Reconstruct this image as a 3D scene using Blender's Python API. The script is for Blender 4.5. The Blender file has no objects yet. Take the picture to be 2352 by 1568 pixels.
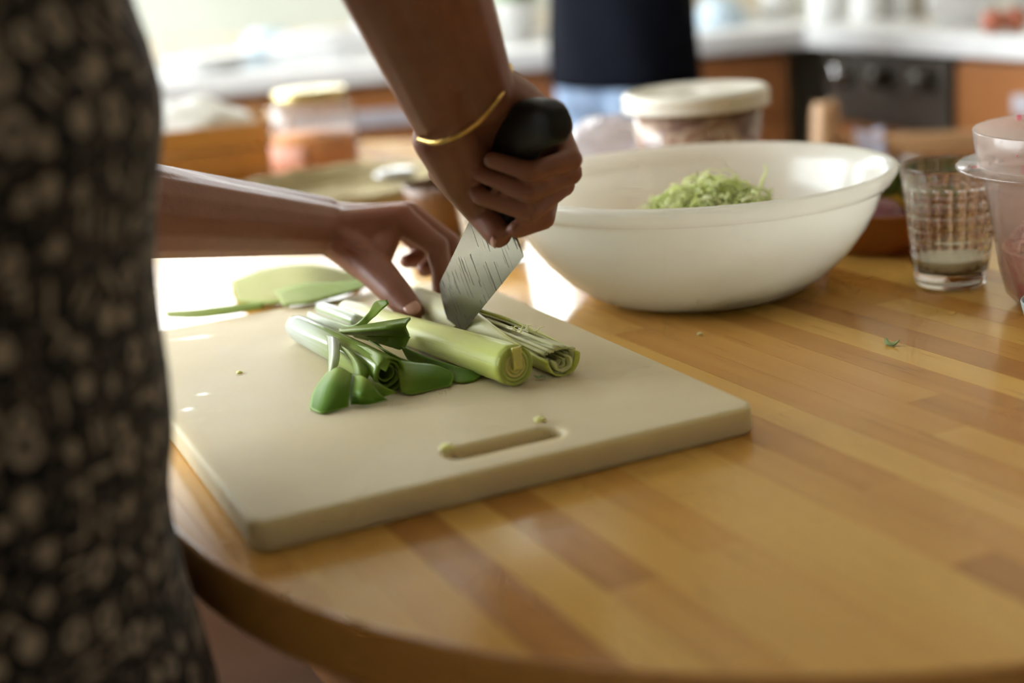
import bpy, bmesh, math, random
import numpy as np
from mathutils import Vector, Matrix, noise as mnoise

# ------------------------------------------------------------------ camera, light, exposure
SC = bpy.context.scene
COL = SC.collection
ZT = 0.75                                   # table top height
PITCH, ROLL, FPX, HC = math.radians(15.45), math.radians(-4.82), 3267.0, 0.29
W_, H_ = 2352, 1568
CAMP = np.array([0.0, 0.0, ZT + HC])
_n = np.array([math.sin(ROLL) * math.cos(PITCH), math.cos(ROLL) * math.cos(PITCH), math.sin(PITCH)])
_r = np.cross([0, 0, -1.0], _n); _r /= np.linalg.norm(_r)
_f = np.cross(_n, _r)
BAS = np.array([_r, _f, _n])

cd = bpy.data.cameras.new('camera')
cam = bpy.data.objects.new('camera', cd); COL.objects.link(cam)
cd.sensor_width = 36.0
cd.lens = FPX / W_ * 36.0
M = Matrix(((BAS[0][0], BAS[0][1], BAS[0][2], CAMP[0]),
            (BAS[1][0], BAS[1][1], BAS[1][2], CAMP[1]),
            (BAS[2][0], BAS[2][1], BAS[2][2], CAMP[2]), (0, 0, 0, 1)))
cam.matrix_world = M
cd.clip_start = 0.02
cd.dof.use_dof = True
cd.dof.focus_distance = 0.97
cd.dof.aperture_fstop = 2.6
SC.camera = cam

SC.view_settings.view_transform = 'Standard'
SC.view_settings.look = 'None'
SC.view_settings.gamma = 1.0
SC.view_settings.use_curve_mapping = False
SC.view_settings.exposure = 0.62

wd = bpy.data.worlds.new('sky'); SC.world = wd
wd.use_nodes = True
bg = wd.node_tree.nodes['Background']
bg.inputs[0].default_value = (0.92, 0.96, 1.0, 1)
bg.inputs[1].default_value = 13.0

# the room's windows, as (x0, x1, z0, z1) on the back wall
YB = 3.62
WIN = (-2.30, 0.62, 1.24, 1.68)
SC.cycles.max_bounces = 8
SC.cycles.diffuse_bounces = 3
SC.cycles.glossy_bounces = 3
SC.cycles.transmission_bounces = 8
SC.cycles.use_adaptive_sampling = True
SC.cycles.adaptive_threshold = 0.09
SC.cycles.adaptive_min_samples = 12
SC.cycles.transparent_max_bounces = 16
SC.cycles.sample_clamp_indirect = 6.0

def portal(name, loc, rot, sx, sy):
    l = bpy.data.lights.new(name, 'AREA'); l.shape = 'RECTANGLE'; l.size = sx; l.size_y = sy
    l.cycles.is_portal = True
    o = bpy.data.objects.new(name, l); COL.objects.link(o); o.location = loc; o.rotation_euler = rot
    return o
portal('daylight_portal', ((WIN[0] + WIN[1]) / 2, YB + 0.09, (WIN[2] + WIN[3]) / 2), (math.radians(-90), 0, 0), WIN[1] - WIN[0], WIN[3] - WIN[2])
FILL_WIN = (0.7, 3.4, 0.9, 2.3)                # unseen window added in the left wall for fill light, (y0, y1, z0, z1)
XL = -2.6
portal('daylight_portal', (XL - 0.09, (FILL_WIN[0] + FILL_WIN[1]) / 2, (FILL_WIN[2] + FILL_WIN[3]) / 2), (math.radians(90), 0, math.radians(-90)), FILL_WIN[1] - FILL_WIN[0], FILL_WIN[3] - FILL_WIN[2])  # lets sky in through the added side opening

# ------------------------------------------------------------------ helpers
def ray(u, v):
    d = np.array([u - W_ / 2, H_ / 2 - v, -FPX]); return BAS @ d
def onz(u, v, z=ZT):                       # sight line met with a level plane
    d = ray(u, v); return CAMP + d * ((z - CAMP[2]) / d[2])
def aty(u, v, y):                          # sight line met with a plane at distance y
    d = ray(u, v); return CAMP + d * (y / d[1])

def obj(name, me, mat=None, parent=None):
    o = bpy.data.objects.new(name, me); COL.objects.link(o)
    if mat is not None: me.materials.clear(); me.materials.append(mat)
    if parent is not None: o.parent = parent
    return o
def tag(o, label=None, cat=None, group=None, kind=None):
    if label: o['label'] = label
    if cat: o['category'] = cat
    if group: o['group'] = group
    if kind: o['kind'] = kind
    return o
def thing(name, label, cat, loc=(0, 0, 0), rz=0.0, group=None):
    o = bpy.data.objects.new(name, None); COL.objects.link(o)
    o.empty_display_size = 0.02
    o.location = tuple(float(c) for c in loc); o.rotation_euler = (0, 0, rz)
    return tag(o, label, cat, group)
def mk(name, verts, faces, mat=None, parent=None, smooth=True, local=False, uv=None, world_origin=None):
    """One mesh object. Vertices come in world space (parents are never rotated unless local=True)."""
    v = np.array([[float(c) for c in p] for p in verts])
    off = np.zeros(3)
    if not local:
        if parent is not None:
            p = parent
            while p is not None: off += np.array(p.location); p = p.parent
        elif world_origin is not None: off = np.array(world_origin, float)
        else:
            off = np.array([(v[:, 0].min() + v[:, 0].max()) / 2, (v[:, 1].min() + v[:, 1].max()) / 2, v[:, 2].min()])
        v = v - off
    me = bpy.data.meshes.new(name)
    me.from_pydata([tuple(p) for p in v], [], [tuple(f) for f in faces])
    bm = bmesh.new(); bm.from_mesh(me); bmesh.ops.recalc_face_normals(bm, faces=bm.faces); bm.to_mesh(me); bm.free()
    if uv is not None:
        ul = me.uv_layers.new(name='UVMap')
        for lp in me.loops: ul.data[lp.index].uv = uv[lp.vertex_index]
    if smooth: me.polygons.foreach_set('use_smooth', [True] * len(me.polygons))
    me.update()
    o = obj(name, me, mat, parent)
    if not local and parent is None: o.location = tuple(off)
    return o
def rings(secs, cap0=True, cap1=True, closed=True):
    """Loft a list of equal-length rings."""
    n = len(secs[0]); V = [p for s in secs for p in s]; Fc = []
    for i in range(len(secs) - 1):
        for j in range(n if closed else n - 1):
            k = (j + 1) % n
            Fc.append((i * n + j, i * n + k, (i + 1) * n + k, (i + 1) * n + j))
    if cap0 and closed: Fc.append(tuple(range(n - 1, -1, -1)))
    if cap1 and closed: b = (len(secs) - 1) * n; Fc.append(tuple(range(b, b + n)))
    return V, Fc
def lathe(profile, c, n=64, mod=None):
    secs = []
    for k, (r, z) in enumerate(profile):
        ring = []
        for j in range(n):
            a = 2 * math.pi * j / n
            rr = max(r, 1e-5) + (mod(k, a) if mod else 0)
            ring.append((c[0] + rr * math.cos(a), c[1] + rr * math.sin(a), c[2] + z))
        secs.append(ring)
    return rings(secs)
def spline(pts, m):
    """Catmull-Rom through pts, m samples."""
    P = [np.array(p, float) for p in pts]; n = len(P); out = []
    for i in range(m):
        t = i / (m - 1) * (n - 1); k = min(int(t), n - 2); t -= k
        p1, p2 = P[k], P[k + 1]
        p0 = P[k - 1] if k > 0 else 2 * p1 - p2
        p3 = P[k + 2] if k + 2 < n else 2 * p2 - p1
        out.append(0.5 * ((2 * p1) + (p2 - p0) * t + (2 * p0 - 5 * p1 + 4 * p2 - p3) * t * t + (3 * p1 - p0 - 3 * p2 + p3) * t ** 3))
    return out
def tube(pts, rad, n=12, m=None, squash=1.0):
    P = spline(pts, m) if m else [np.array(p, float) for p in pts]
    R = [float(x[0]) for x in spline([[r] for r in rad], len(P))] if hasattr(rad, '__len__') else [rad] * len(P)
    secs = []; up = np.array([0, 0, 1.0]); prev = None
    for i, p in enumerate(P):
        t = P[min(i + 1, len(P) - 1)] - P[max(i - 1, 0)]; t /= np.linalg.norm(t) + 1e-12
        a = np.cross(t, up) if prev is None else prev - t * (prev @ t)
        if np.linalg.norm(a) < 1e-4: a = np.cross(t, [1, 0, 0])
        a /= np.linalg.norm(a); b = np.cross(a, t); prev = a
        secs.append([p + R[i] * (math.cos(q) * a + squash * math.sin(q) * b) for q in [2 * math.pi * j / n for j in range(n)]])
    return rings(secs)
def boxv(x0, x1, y0, y1, z0, z1, bev=0.0):
    bm = bmesh.new(); bmesh.ops.create_cube(bm, size=1)
    for v in bm.verts: v.co = Vector((x0 + (v.co.x + .5) * (x1 - x0), y0 + (v.co.y + .5) * (y1 - y0), z0 + (v.co.z + .5) * (z1 - z0)))
    if bev: bmesh.ops.bevel(bm, geom=list(bm.edges), offset=bev, segments=2, profile=.5, affect='EDGES')
    bm.verts.index_update()
    V = [tuple(v.co) for v in bm.verts]; Fc = [tuple(v.index for v in f.verts) for f in bm.faces]; bm.free()
    return V, Fc
def xf(V, loc=(0, 0, 0), rz=0.0):
    c, s = math.cos(rz), math.sin(rz)
    return [(loc[0] + c * x - s * y, loc[1] + s * x + c * y, loc[2] + z) for x, y, z in V]
def merge(*parts):
    V, Fc = [], []
    for v, f in parts:
        o = len(V); V += [tuple(p) for p in v]; Fc += [tuple(i + o for i in q) for q in f]
    return V, Fc
def prism(poly, z0, z1):
    n = len(poly); V = [(x, y, z0) for x, y in poly] + [(x, y, z1) for x, y in poly]
    Fc = [tuple(range(n - 1, -1, -1)), tuple(range(n, 2 * n))] + [(i, (i + 1) % n, n + (i + 1) % n, n + i) for i in range(n)]
    return V, Fc
def patch(grid, mu, mv):
    """Smooth sheet through a control grid (rows of points)."""
    rows = [spline(r, mv) for r in grid]
    cols = [spline([rows[i][j] for i in range(len(rows))], mu) for j in range(mv)]
    V = [cols[j][i] for i in range(mu) for j in range(mv)]
    Fc = [(i * mv + j, i * mv + j + 1, (i + 1) * mv + j + 1, (i + 1) * mv + j) for i in range(mu - 1) for j in range(mv - 1)]
    return V, Fc
def solidify(o, t, off=0.0):
    m = o.modifiers.new('thickness', 'SOLIDIFY'); m.thickness = t; m.offset = off; return o
def uvs(n_rings, n, vv, uu):
    return [(uu[j], vv[i]) for i in range(n_rings) for j in range(n)]

# ------------------------------------------------------------------ materials
class NT:
    def __init__(s, name):
        s.m = bpy.data.materials.new(name); s.m.use_nodes = True; s.t = s.m.node_tree; s.t.nodes.clear()
        s.out = s.n('ShaderNodeOutputMaterial')
    def n(s, typ, **kw):
        x = s.t.nodes.new(typ)
        for k, v in kw.items(): setattr(x, k, v)
        return x
    def l(s, a, b): s.t.links.new(a, b)
    def val(s, node, sock, v):
        if hasattr(v, 'is_linked') or isinstance(v, bpy.types.NodeSocket): s.l(v, node.inputs[sock])
        else: node.inputs[sock].default_value = v
    def math(s, op, a, b=0.0, c=0.0, clamp=False):
        x = s.n('ShaderNodeMath', operation=op, use_clamp=clamp)
        for i, v in enumerate((a, b, c)): s.val(x, i, v)
        return x.outputs[0]
    def mix(s, f, a, b):
        x = s.n('ShaderNodeMix', data_type='RGBA'); s.val(x, 0, f)
        s.val(x, 6, a if not isinstance(a, tuple) else (*a[:3], 1)); s.val(x, 7, b if not isinstance(b, tuple) else (*b[:3], 1))
        return x.outputs[2]
    def coord(s, kind='Object', scale=(1, 1, 1), loc=(0, 0, 0), rot=(0, 0, 0)):
        tc = s.n('ShaderNodeTexCoord'); mp = s.n('ShaderNodeMapping')
        mp.inputs['Scale'].default_value = scale; mp.inputs['Location'].default_value = loc; mp.inputs['Rotation'].default_value = rot
        s.l(tc.outputs[kind], mp.inputs[0]); return mp.outputs[0]
    def noise(s, vec, scale, detail=3.0, rough=0.5, out=0, dist=0.0):
        x = s.n('ShaderNodeTexNoise'); s.l(vec, x.inputs['Vector'])
        x.inputs['Scale'].default_value = scale; x.inputs['Detail'].default_value = detail; x.inputs['Roughness'].default_value = rough
        x.inputs['Distortion'].default_value = dist
        return x.outputs[out]
    def ramp(s, f, stops):
        x = s.n('ShaderNodeValToRGB'); e = x.color_ramp.elements
        while len(e) < len(stops): e.new(0.5)
        for i, (p, c) in enumerate(stops): e[i].position = p; e[i].color = (*c[:3], 1)
        s.l(f, x.inputs[0]); return x.outputs[0]
    def bump(s, h, strength=0.2, dist=0.001):
        x = s.n('ShaderNodeBump'); x.inputs['Strength'].default_value = strength; x.inputs['Distance'].default_value = dist
        s.l(h, x.inputs['Height']); return x.outputs[0]
    def princ(s, **kw):
        x = s.n('ShaderNodeBsdfPrincipled')
        for k, v in kw.items():
            k = k.replace('_', ' ')
            s.val(x, k, (*v, 1) if isinstance(v, tuple) and len(v) == 3 and k not in ('Subsurface Radius',) else v)
        return x
    def done(s, sh): s.l(sh, s.out.inputs[0]); return s.m

def pm(name, c1, c2=None, scale=30.0, rough=0.5, metallic=0.0, bump=0.0, bscale=None, stretch=(1, 1, 1), lo=.35, hi=.65, **kw):
    """Two-tone procedural surface with fine relief."""
    t = NT(name); v = t.coord('Object', stretch)
    c2 = c2 or tuple(x * .82 for x in c1)
    f = t.noise(v, scale, 4)
    col = t.ramp(f, [(lo, c1), (hi, c2)])
    p = t.princ(Base_Color=col, Roughness=rough, Metallic=metallic, **kw)
    if bump: t.l(t.bump(t.noise(v, bscale or scale * 4, 3), bump, .001), p.inputs['Normal'])
    return t.done(p.outputs[0])

def glass_mat(name, color=(1, 1, 1), rough=0.0, ior=1.5):
    t = NT(name); v = t.coord('Object')
    r = t.math('MULTIPLY_ADD', t.noise(v, 60, 2), 0.02, rough)
    p = t.princ(Base_Color=color, Roughness=r, IOR=ior, Transmission_Weight=1.0)
    tp = t.n('ShaderNodeBsdfTransparent'); tp.inputs[0].default_value = (.97, .97, .95, 1)
    m = t.n('ShaderNodeMixShader'); m.inputs[0].default_value = .18; t.l(p.outputs[0], m.inputs[1]); t.l(tp.outputs[0], m.inputs[2])
    return t.done(m.outputs[0])

def cloudy_plastic(name, color, trans, transp, rough=0.3, flecks=None):
    """Milky plastic: part diffuse, part light coming through, a little see-through, a gloss on top."""
    t = NT(name); v = t.coord('Object')
    col = t.mix(t.noise(v, 14, 3), color, tuple(c * .93 for c in color))
    tp = t.n('ShaderNodeBsdfTransparent'); tp.inputs[0].default_value = (*color, 1)
    if flecks:
        vo = t.n('ShaderNodeTexVoronoi'); vo.inputs['Scale'].default_value = 85
        mp = t.coord('Object', (1, 1, .55)); t.l(mp, vo.inputs['Vector'])
        rnd = t.n('ShaderNodeSeparateColor'); t.l(vo.outputs['Color'], rnd.inputs[0])
        lim = t.math('MULTIPLY', t.math('GREATER_THAN', rnd.outputs[0], .80), t.math('MULTIPLY', rnd.outputs[1], .26))
        fl = t.math('LESS_THAN', vo.outputs['Distance'], lim)
        col = t.mix(fl, col, flecks)
    d = t.n('ShaderNodeBsdfDiffuse'); t.l(col, d.inputs[0])
    tr = t.n('ShaderNodeBsdfTranslucent'); t.l(col, tr.inputs[0])
    m1 = t.n('ShaderNodeMixShader'); m1.inputs[0].default_value = trans; t.l(d.outputs[0], m1.inputs[1]); t.l(tr.outputs[0], m1.inputs[2])
    m2 = t.n('ShaderNodeMixShader'); t.l(m1.outputs[0], m2.inputs[1]); t.l(tp.outputs[0], m2.inputs[2])
    if flecks: t.l(t.math('MULTIPLY', t.math('SUBTRACT', 1.0, fl), transp), m2.inputs[0])
    else: m2.inputs[0].default_value = transp
    g = t.n('ShaderNodeBsdfGlossy'); g.inputs['Roughness'].default_value = rough
    fr = t.n('ShaderNodeFresnel'); fr.inputs[0].default_value = 1.45; ge = t.n('ShaderNodeNewGeometry')
    m3 = t.n('ShaderNodeMixShader'); t.l(t.math('MULTIPLY', fr.outputs[0], t.math('SUBTRACT', 1.0, ge.outputs['Backfacing'])), m3.inputs[0]); t.l(m2.outputs[0], m3.inputs[1]); t.l(g.outputs[0], m3.inputs[2])
    return t.done(m3.outputs[0])

def wood(name, tones, rough=0.3, coat=0.0, grain=(3, 60, 60), bump=.05, vary=True, spec=0.5):
    t = NT(name)
    oi = t.n('ShaderNodeObjectInfo')
    tc = t.n('ShaderNodeTexCoord')
    ad = t.n('ShaderNodeVectorMath', operation='ADD')
    cm = t.n('ShaderNodeCombineXYZ'); sc = t.math('MULTIPLY', oi.outputs['Random'], 37.0)
    for i in range(3): t.l(sc, cm.inputs[i])
    t.l(tc.outputs['Object'], ad.inputs[0]); t.l(cm.outputs[0], ad.inputs[1])
    mp = t.n('ShaderNodeMapping'); mp.inputs['Scale'].default_value = grain; t.l(ad.outputs[0], mp.inputs[0])
    g = t.noise(mp.outputs[0], 1.0, 5, .6)
    f = t.math('ADD', t.math('MULTIPLY', g, .45), t.math('MULTIPLY', oi.outputs['Random'], .78 if vary else .3), clamp=True)
    k = len(tones)
    col = t.ramp(f, [(.12 + .82 * i / (k - 1), c) for i, c in enumerate(tones)])
    pores = t.noise(mp.outputs[0], 4.0, 2, .5)
    col = t.mix(t.math('MULTIPLY', t.math('GREATER_THAN', pores, .68), .22), col, tuple(c * .5 for c in tones[-1]))
    rr = t.math('MULTIPLY_ADD', g, .12, rough - .06)
    p = t.princ(Base_Color=col, Roughness=rr, Coat_Weight=coat, Coat_Roughness=max(rough - .1, .08), Specular_IOR_Level=spec)
    t.l(t.bump(g, bump, .001), p.inputs['Normal'])
    return t.done(p.outputs[0])

MAT = {}
MAT['table'] = wood('honey_wood', [(.81, .50, .13), (.76, .445, .11), (.71, .39, .095), (.63, .315, .07), (.49, .225, .055)], rough=.18, grain=(3, 45, 45), bump=.03, spec=.26)
MAT['edge'] = wood('shaded_edge_wood', [(.50, .25, .07), (.42, .20, .05)], rough=.3, vary=False, spec=.3)  # table wood toned darker, the edge's shade put into its colour
MAT['table_dark'] = wood('table_frame_wood', [(.30, .12, .035), (.2, .075, .02)], rough=.4, vary=False)
MAT['cherry'] = wood('cherry_cabinet_wood', [(.42, .17, .055), (.36, .135, .04), (.30, .11, .032)], rough=.35, grain=(30, 30, 3), vary=False)
MAT['floor'] = wood('floor_board_wood', [(.085, .036, .014), (.055, .023, .009)], rough=.75, grain=(2, 30, 30), spec=.15)
MAT['wall'] = pm('painted_plaster', (.82, .77, .64), (.78, .73, .60), 6, .8, bump=.05)
MAT['ceiling'] = pm('white_ceiling_paint', (.88, .82, .70), (.85, .79, .67), 5, .85, bump=.04)
MAT['white_paint'] = pm('white_gloss_paint', (.84, .84, .82), (.8, .8, .78), 9, .4)
MAT['worktop'] = pm('white_laminate', (.84, .84, .84), (.78, .78, .79), 40, .35)
MAT['tile'] = pm('cream_tile_glaze', (.76, .68, .54), (.70, .62, .48), 7, .3)
MAT['wall_warm'] = pm('ochre_painted_plaster', (.66, .57, .43), (.62, .53, .40), 6, .8, bump=.05)
MAT['pane'] = None

# ------------------------------------------------------------------ room shell
def struct(o): o['kind'] = 'structure'; return o
RW0, RW1 = (1.16, YB), (3.05, -1.6)           # right wall line (it stands at an angle)
YF = -1.6
floor = struct(mk('floor', *prism([(XL - .1, YF - .1), (3.3, YF - .1), (3.3, YB + .1), (XL - .1, YB + .1)], -0.06, 0.0), MAT['floor'], smooth=False))
struct(mk('ceiling', *prism([(XL - .1, YF - .1), (3.3, YF - .1), (3.3, YB + .2), (XL - .1, YB + .2)], 2.5, 2.56), MAT['ceiling'], smooth=False))
def wall_with_hole(name, a0, a1, z0, z1, hole, place):
    """A wall slab in (along, height) with one opening; place maps (along, depth, z) to the world."""
    h0, h1, g0, g1 = hole; T = 0.18; parts = []
    for (x0, x1, c0, c1) in ((a0, h0, z0, z1), (h1, a1, z0, z1), (h0, h1, z0, g0), (h0, h1, g1, z1)):
        V, Fc = boxv(x0, x1, 0, T, c0, c1); parts.append(([place(*p) for p in V], Fc))
    V, Fc = merge(*parts)
    return struct(mk(name, V, Fc, MAT['wall'], smooth=False))
wall_back = wall_with_hole('wall_back', XL - .18, 1.3, 0, 2.5, WIN, lambda a, d, z: (a, YB + d, z))
MAT['sage_wall'] = pm('sage_white_plaster', (.60, .61, .53), (.56, .57, .50), 6, .8, bump=.05)
wall_back.data.materials[0] = MAT['sage_wall']
wall_left = wall_with_hole('wall_left', YF - .1, YB, 0, 2.5, FILL_WIN, lambda a, d, z: (XL - d, a, z))
dx, dy = RW1[0] - RW0[0], RW1[1] - RW0[1]; ln = math.hypot(dx, dy); nx, ny = -dy / ln, dx / ln
struct(mk('wall_right', *prism([RW0, RW1, (RW1[0] + nx * .15, RW1[1] + ny * .15), (RW0[0] + nx * .15, RW0[1] + ny * .15)], 0, 2.5), MAT['wall_warm'], smooth=False))
struct(mk('wall_front', *prism([(XL - .1, YF - .12), (3.3, YF - .12), (3.3, YF), (XL - .1, YF)], 0, 2.5), MAT['wall_warm'], smooth=False))
def pane_mat():
    t = NT('window_glass'); v = t.coord('Object')
    tp = t.n('ShaderNodeBsdfTransparent'); tp.inputs[0].default_value = (.97, .98, .97, 1)
    g = t.n('ShaderNodeBsdfGlossy'); t.l(t.math('MULTIPLY', t.noise(v, 8, 2), .05), g.inputs['Roughness'])
    fr = t.n('ShaderNodeFresnel'); fr.inputs[0].default_value = 1.45; ge = t.n('ShaderNodeNewGeometry')
    m = t.n('ShaderNodeMixShader'); t.l(t.math('MULTIPLY', fr.outputs[0], t.math('SUBTRACT', 1.0, ge.outputs['Backfacing'])), m.inputs[0]); t.l(tp.outputs[0], m.inputs[1]); t.l(g.outputs[0], m.inputs[2])
    return t.done(m.outputs[0])
MAT['pane'] = pane_mat()
MAT['sage'] = pm('sage_grey_paint', (.30, .31, .26), (.27, .28, .235), 9, .5)
MAT['cream'] = pm('cream_paint', (.56, .49, .36), (.52, .45, .33), 9, .5)
def window(name, hole, place, lights):
    a0, a1, z0, z1 = hole; fw = .055
    w = bpy.data.objects.new(name, None); COL.objects.link(w); w['kind'] = 'structure'
    parts = [boxv(a0, a1, .05, .11, z0, z0 + fw), boxv(a0, a1, .05, .11, z1 - fw, z1), boxv(a0, a0 + fw, .05, .11, z0 + fw, z1 - fw), boxv(a1 - fw, a1, .05, .11, z0 + fw, z1 - fw)]
    for k in range(1, lights):
        c = a0 + (a1 - a0) * k / lights; parts.append(boxv(c - .03, c + .03, .05, .11, z0 + fw, z1 - fw))
    V, Fc = merge(*parts); mk('window_frame', [place(*p) for p in V], Fc, MAT['sage'], w, smooth=False)
    for k in range(lights):
        c0 = a0 + (a1 - a0) * k / lights + .028; c1 = a0 + (a1 - a0) * (k + 1) / lights - .028
        V, Fc = boxv(c0, c1, .078, .082, z0 + fw * .9, z1 - fw * .9)
        mk('pane', [place(*p) for p in V], Fc, MAT['pane'], w, smooth=False)
    V, Fc = boxv(a0 - .03, a1 + .03, -.10, .05, z0 - .03, z0 - .001, .004)
    mk('window_sill', [place(*p) for p in V], Fc, MAT['cream'], w, smooth=False)
    return w
window('window_1', WIN, lambda a, d, z: (a, YB + d, z), 3)
window('fill_window', FILL_WIN, lambda a, d, z: (XL - d, a, z), 3)  # out of view, added to give the table more diffuse light
MAT['yard'] = pm('pale_garden_ground', (.045, .046, .038), (.034, .037, .028), .6, .9)
struct(mk('ground_outside', *prism([(-40, YB + .25), (40, YB + .25), (40, 60), (-40, 60)], -.3, -.2), MAT['yard'], smooth=False))

# ------------------------------------------------------------------ kitchen run along the back and right walls
ZC0, ZC1 = .795, .835
K = np.array([.645, 2.93])                     # inner corner of the worktop
dR = np.array([.34, -.94]); dR /= np.linalg.norm(dR); nR = np.array([-dR[1], dR[0]])   # along / outwards of the right leg
E_R = K + dR * 1.75
top_poly = [(-2.58, 2.98), tuple(K), tuple(E_R), tuple(E_R + nR * .60), (K + nR * .60 + dR * -.05), (1.0, YB - .005), (-2.58, YB - .005)]
top_poly = [tuple(map(float, p)) for p in top_poly]
V, Fc = prism(top_poly, ZC0, ZC1)
wt = mk('worktop', V, Fc, MAT['worktop'], smooth=False)
bv = wt.modifiers.new('edge', 'BEVEL'); bv.width = .004; bv.segments = 2; bv.limit_method = 'ANGLE'
tag(wt, 'white laminate kitchen worktop running along the bright window wall and round the corner', 'worktop')
# cream tiled splashback under the window
tiles = bpy.data.objects.new('trim_1', None); COL.objects.link(tiles); struct(tiles)
tw = .15
tV, tF = boxv(-tw / 2 + .0015, tw / 2 - .0015, -.008, 0, 0, .052, .001)
tile_me = None
for i in range(22):
    x = -2.5 + tw * i
    if tile_me is None:
        o = mk('tile', tV, tF, MAT['tile'], tiles, smooth=False, local=True); tile_me = o.data
    else: o = obj('tile', tile_me, None, tiles)
    o.location = (x, YB - .001, ZC1 + .002)
MAT['steel'] = pm('brushed_steel', (.62, .62, .63), (.5, .5, .52), 60, .28, 1.0)
MAT['lav_metal'] = pm('pale_grey_handle', (.55, .53, .58), (.5, .48, .53), 20, .4)
MAT['oven'] = pm('dark_oven_enamel', (.075, .062, .048), (.06, .05, .04), 10, .35)
MAT['plinth'] = pm('dark_plinth', (.05, .03, .02), None, 10, .6)
def cabinet(p0, dirv, width, label, kind, group=None):
    ang = math.atan2(dirv[1], dirv[0])
    root = thing('base_cabinet' if kind != 'oven' else 'oven', label, 'cabinet' if kind != 'oven' else 'oven', (p0[0], p0[1], 0), ang, group)
    L = lambda name, bx, mat, par=root, sm=False: mk(name, bx[0], bx[1], mat, par, sm, local=True)
    # local: x along the run, y inwards to the wall
    if kind == 'oven':
        L('body', boxv(.002, width - .002, .045, .55, .10, ZC0 - .005, .002), MAT['oven'])
        L('control_panel', boxv(.004, width - .004, .024, .044, .655, ZC0 - .01, .003), MAT['oven'])
        d = L('oven_door', boxv(.004, width - .004, .024, .044, .13, .648, .003), MAT['cherry'])
        hv, hf = tube([(.05, .0, .60), (width - .05, .0, .60)], .009, 10, 4)
        L('handle', (hv, hf), MAT['steel'], d, True)
        for k in range(3):
            V, Fc = tube([(.07 + k * (width - .14) / 2, .024, .745), (.07 + k * (width - .14) / 2, -.004, .745)], [.022, .018], 16, 3)
            L('knob', (V, Fc), MAT['steel'] if k == 0 else MAT['oven'], root, True)
    else:
        L('body', boxv(.002, width - .002, .045, .55, .10, ZC0 - .005, .002), MAT['cherry'])
        dr = L('drawer', boxv(.004, width - .004, .024, .044, .655, ZC0 - .012, .004), MAT['cherry'])
        L('handle', boxv(width * .28, width * .72, .006, .023, .705, .738, .004), MAT['lav_metal'], dr)
        for s in ((0, 1) if width > .5 else (0,)):
            w = width / (2 if width > .5 else 1)
            d = L('door', boxv(s * w + .004, s * w + w - .004, .024, .044, .13, .648, .004), MAT['cherry'])
            hx = (w - .05 if s == 0 else w + .02)
            L('handle', boxv(hx, hx + .03, .008, .023, .50, .62, .004), MAT['lav_metal'], d)
    L('plinth', boxv(.0, width, .09, .5, 0, .098), MAT['plinth'])
    return root
nb = ['far left, beyond the cook', 'behind the jar of orange spread', 'behind the raised knife arm', 'behind the person in the dark shirt', 'next to the inner corner']
bx0 = -2.40
for k in range(5):
    cabinet((bx0 + .605 * k, 2.985 - .01 * k), (1, 0), .6, 'cherry wood base cabinet under the window worktop, ' + nb[k], 'std', 'cabinets under the window')
cabinet(tuple(K + dR * .03), dR, .40, 'dark fronted oven with round knobs by the inner corner of the worktop', 'oven')
for k, lab in enumerate(['cherry wood drawer cabinet right beside the dark oven', 'cherry wood cabinet at the right edge, past the drawer cabinet']):
    cabinet(tuple(K + dR * (.44 + .6 * k)), dR, .6, lab, 'std', 'cabinets on the right run')

# ------------------------------------------------------------------ the table
TC = (.170, .912); TANG = math.radians(115.0); TR = .409; TL = 1.18
table = thing('dining_table', 'honey coloured round ended wooden table with glued plank top, in the foreground', 'table', (TC[0], TC[1], 0), TANG)
def stadium(r, n=40):
    p = [(r * math.cos(a), r * math.sin(a)) for a in [math.pi / 2 + math.pi * i / n for i in range(n + 1)]]
    p += [(TL + r * math.cos(a), r * math.sin(a)) for a in [-math.pi / 2 + math.pi * i / n for i in range(n + 1)]]
    return p
def clip(poly, ax, s, lim):
    out = []
    for i in range(len(poly)):
        a, b = poly[i], poly[(i + 1) % len(poly)]
        ia, ib = s * a[ax] <= s * lim, s * b[ax] <= s * lim
        if ia: out.append(a)
        if ia != ib:
            t = (lim - a[ax]) / (b[ax] - a[ax]); out.append((a[0] + t * (b[0] - a[0]), a[1] + t * (b[1] - a[1])))
    return out
random.seed(11)
RW = .0282
inner = stadium(TR - .004)
rowN = int(math.ceil(TR / RW))
for i in range(-rowN, rowN):
    y0, y1 = i * RW, (i + 1) * RW
    x = -TR - random.random() * .4
    while x < TL + TR:
        L = random.uniform(.24, .62); x1 = x + L
        p = inner
        for ax, s, lim in ((1, -1, y0 + .00012), (1, 1, y1 - .00012), (0, -1, x + .00012), (0, 1, x1 - .00012)):
            p = clip(p, ax, s, lim)
            if len(p) < 3: break
        if len(p) >= 3:
            area = abs(sum(p[j][0] * p[(j + 1) % len(p)][1] - p[(j + 1) % len(p)][0] * p[j][1] for j in range(len(p)))) / 2
            if area > 2e-5:
                cx = sum(q[0] for q in p) / len(p); cy = sum(q[1] for q in p) / len(p)
                V, Fc = prism([(q[0] - cx, q[1] - cy) for q in p], -.011, 0)
                o = mk('plank', V, Fc, MAT['table'], table, False, local=True)
                o.location = (cx, cy, ZT)
        x = x1
def sweep_stadium(profile, n=64):
    """profile: list of (inset, z)."""
    secs = [[(x, y, z) for x, y in stadium(TR - ins, n)] for ins, z in profile]
    return secs
V, Fc = prism(stadium(TR - .004), ZT - .031, ZT - .0115)
mk('core', V, Fc, MAT['table'], table, False, local=True)
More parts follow.
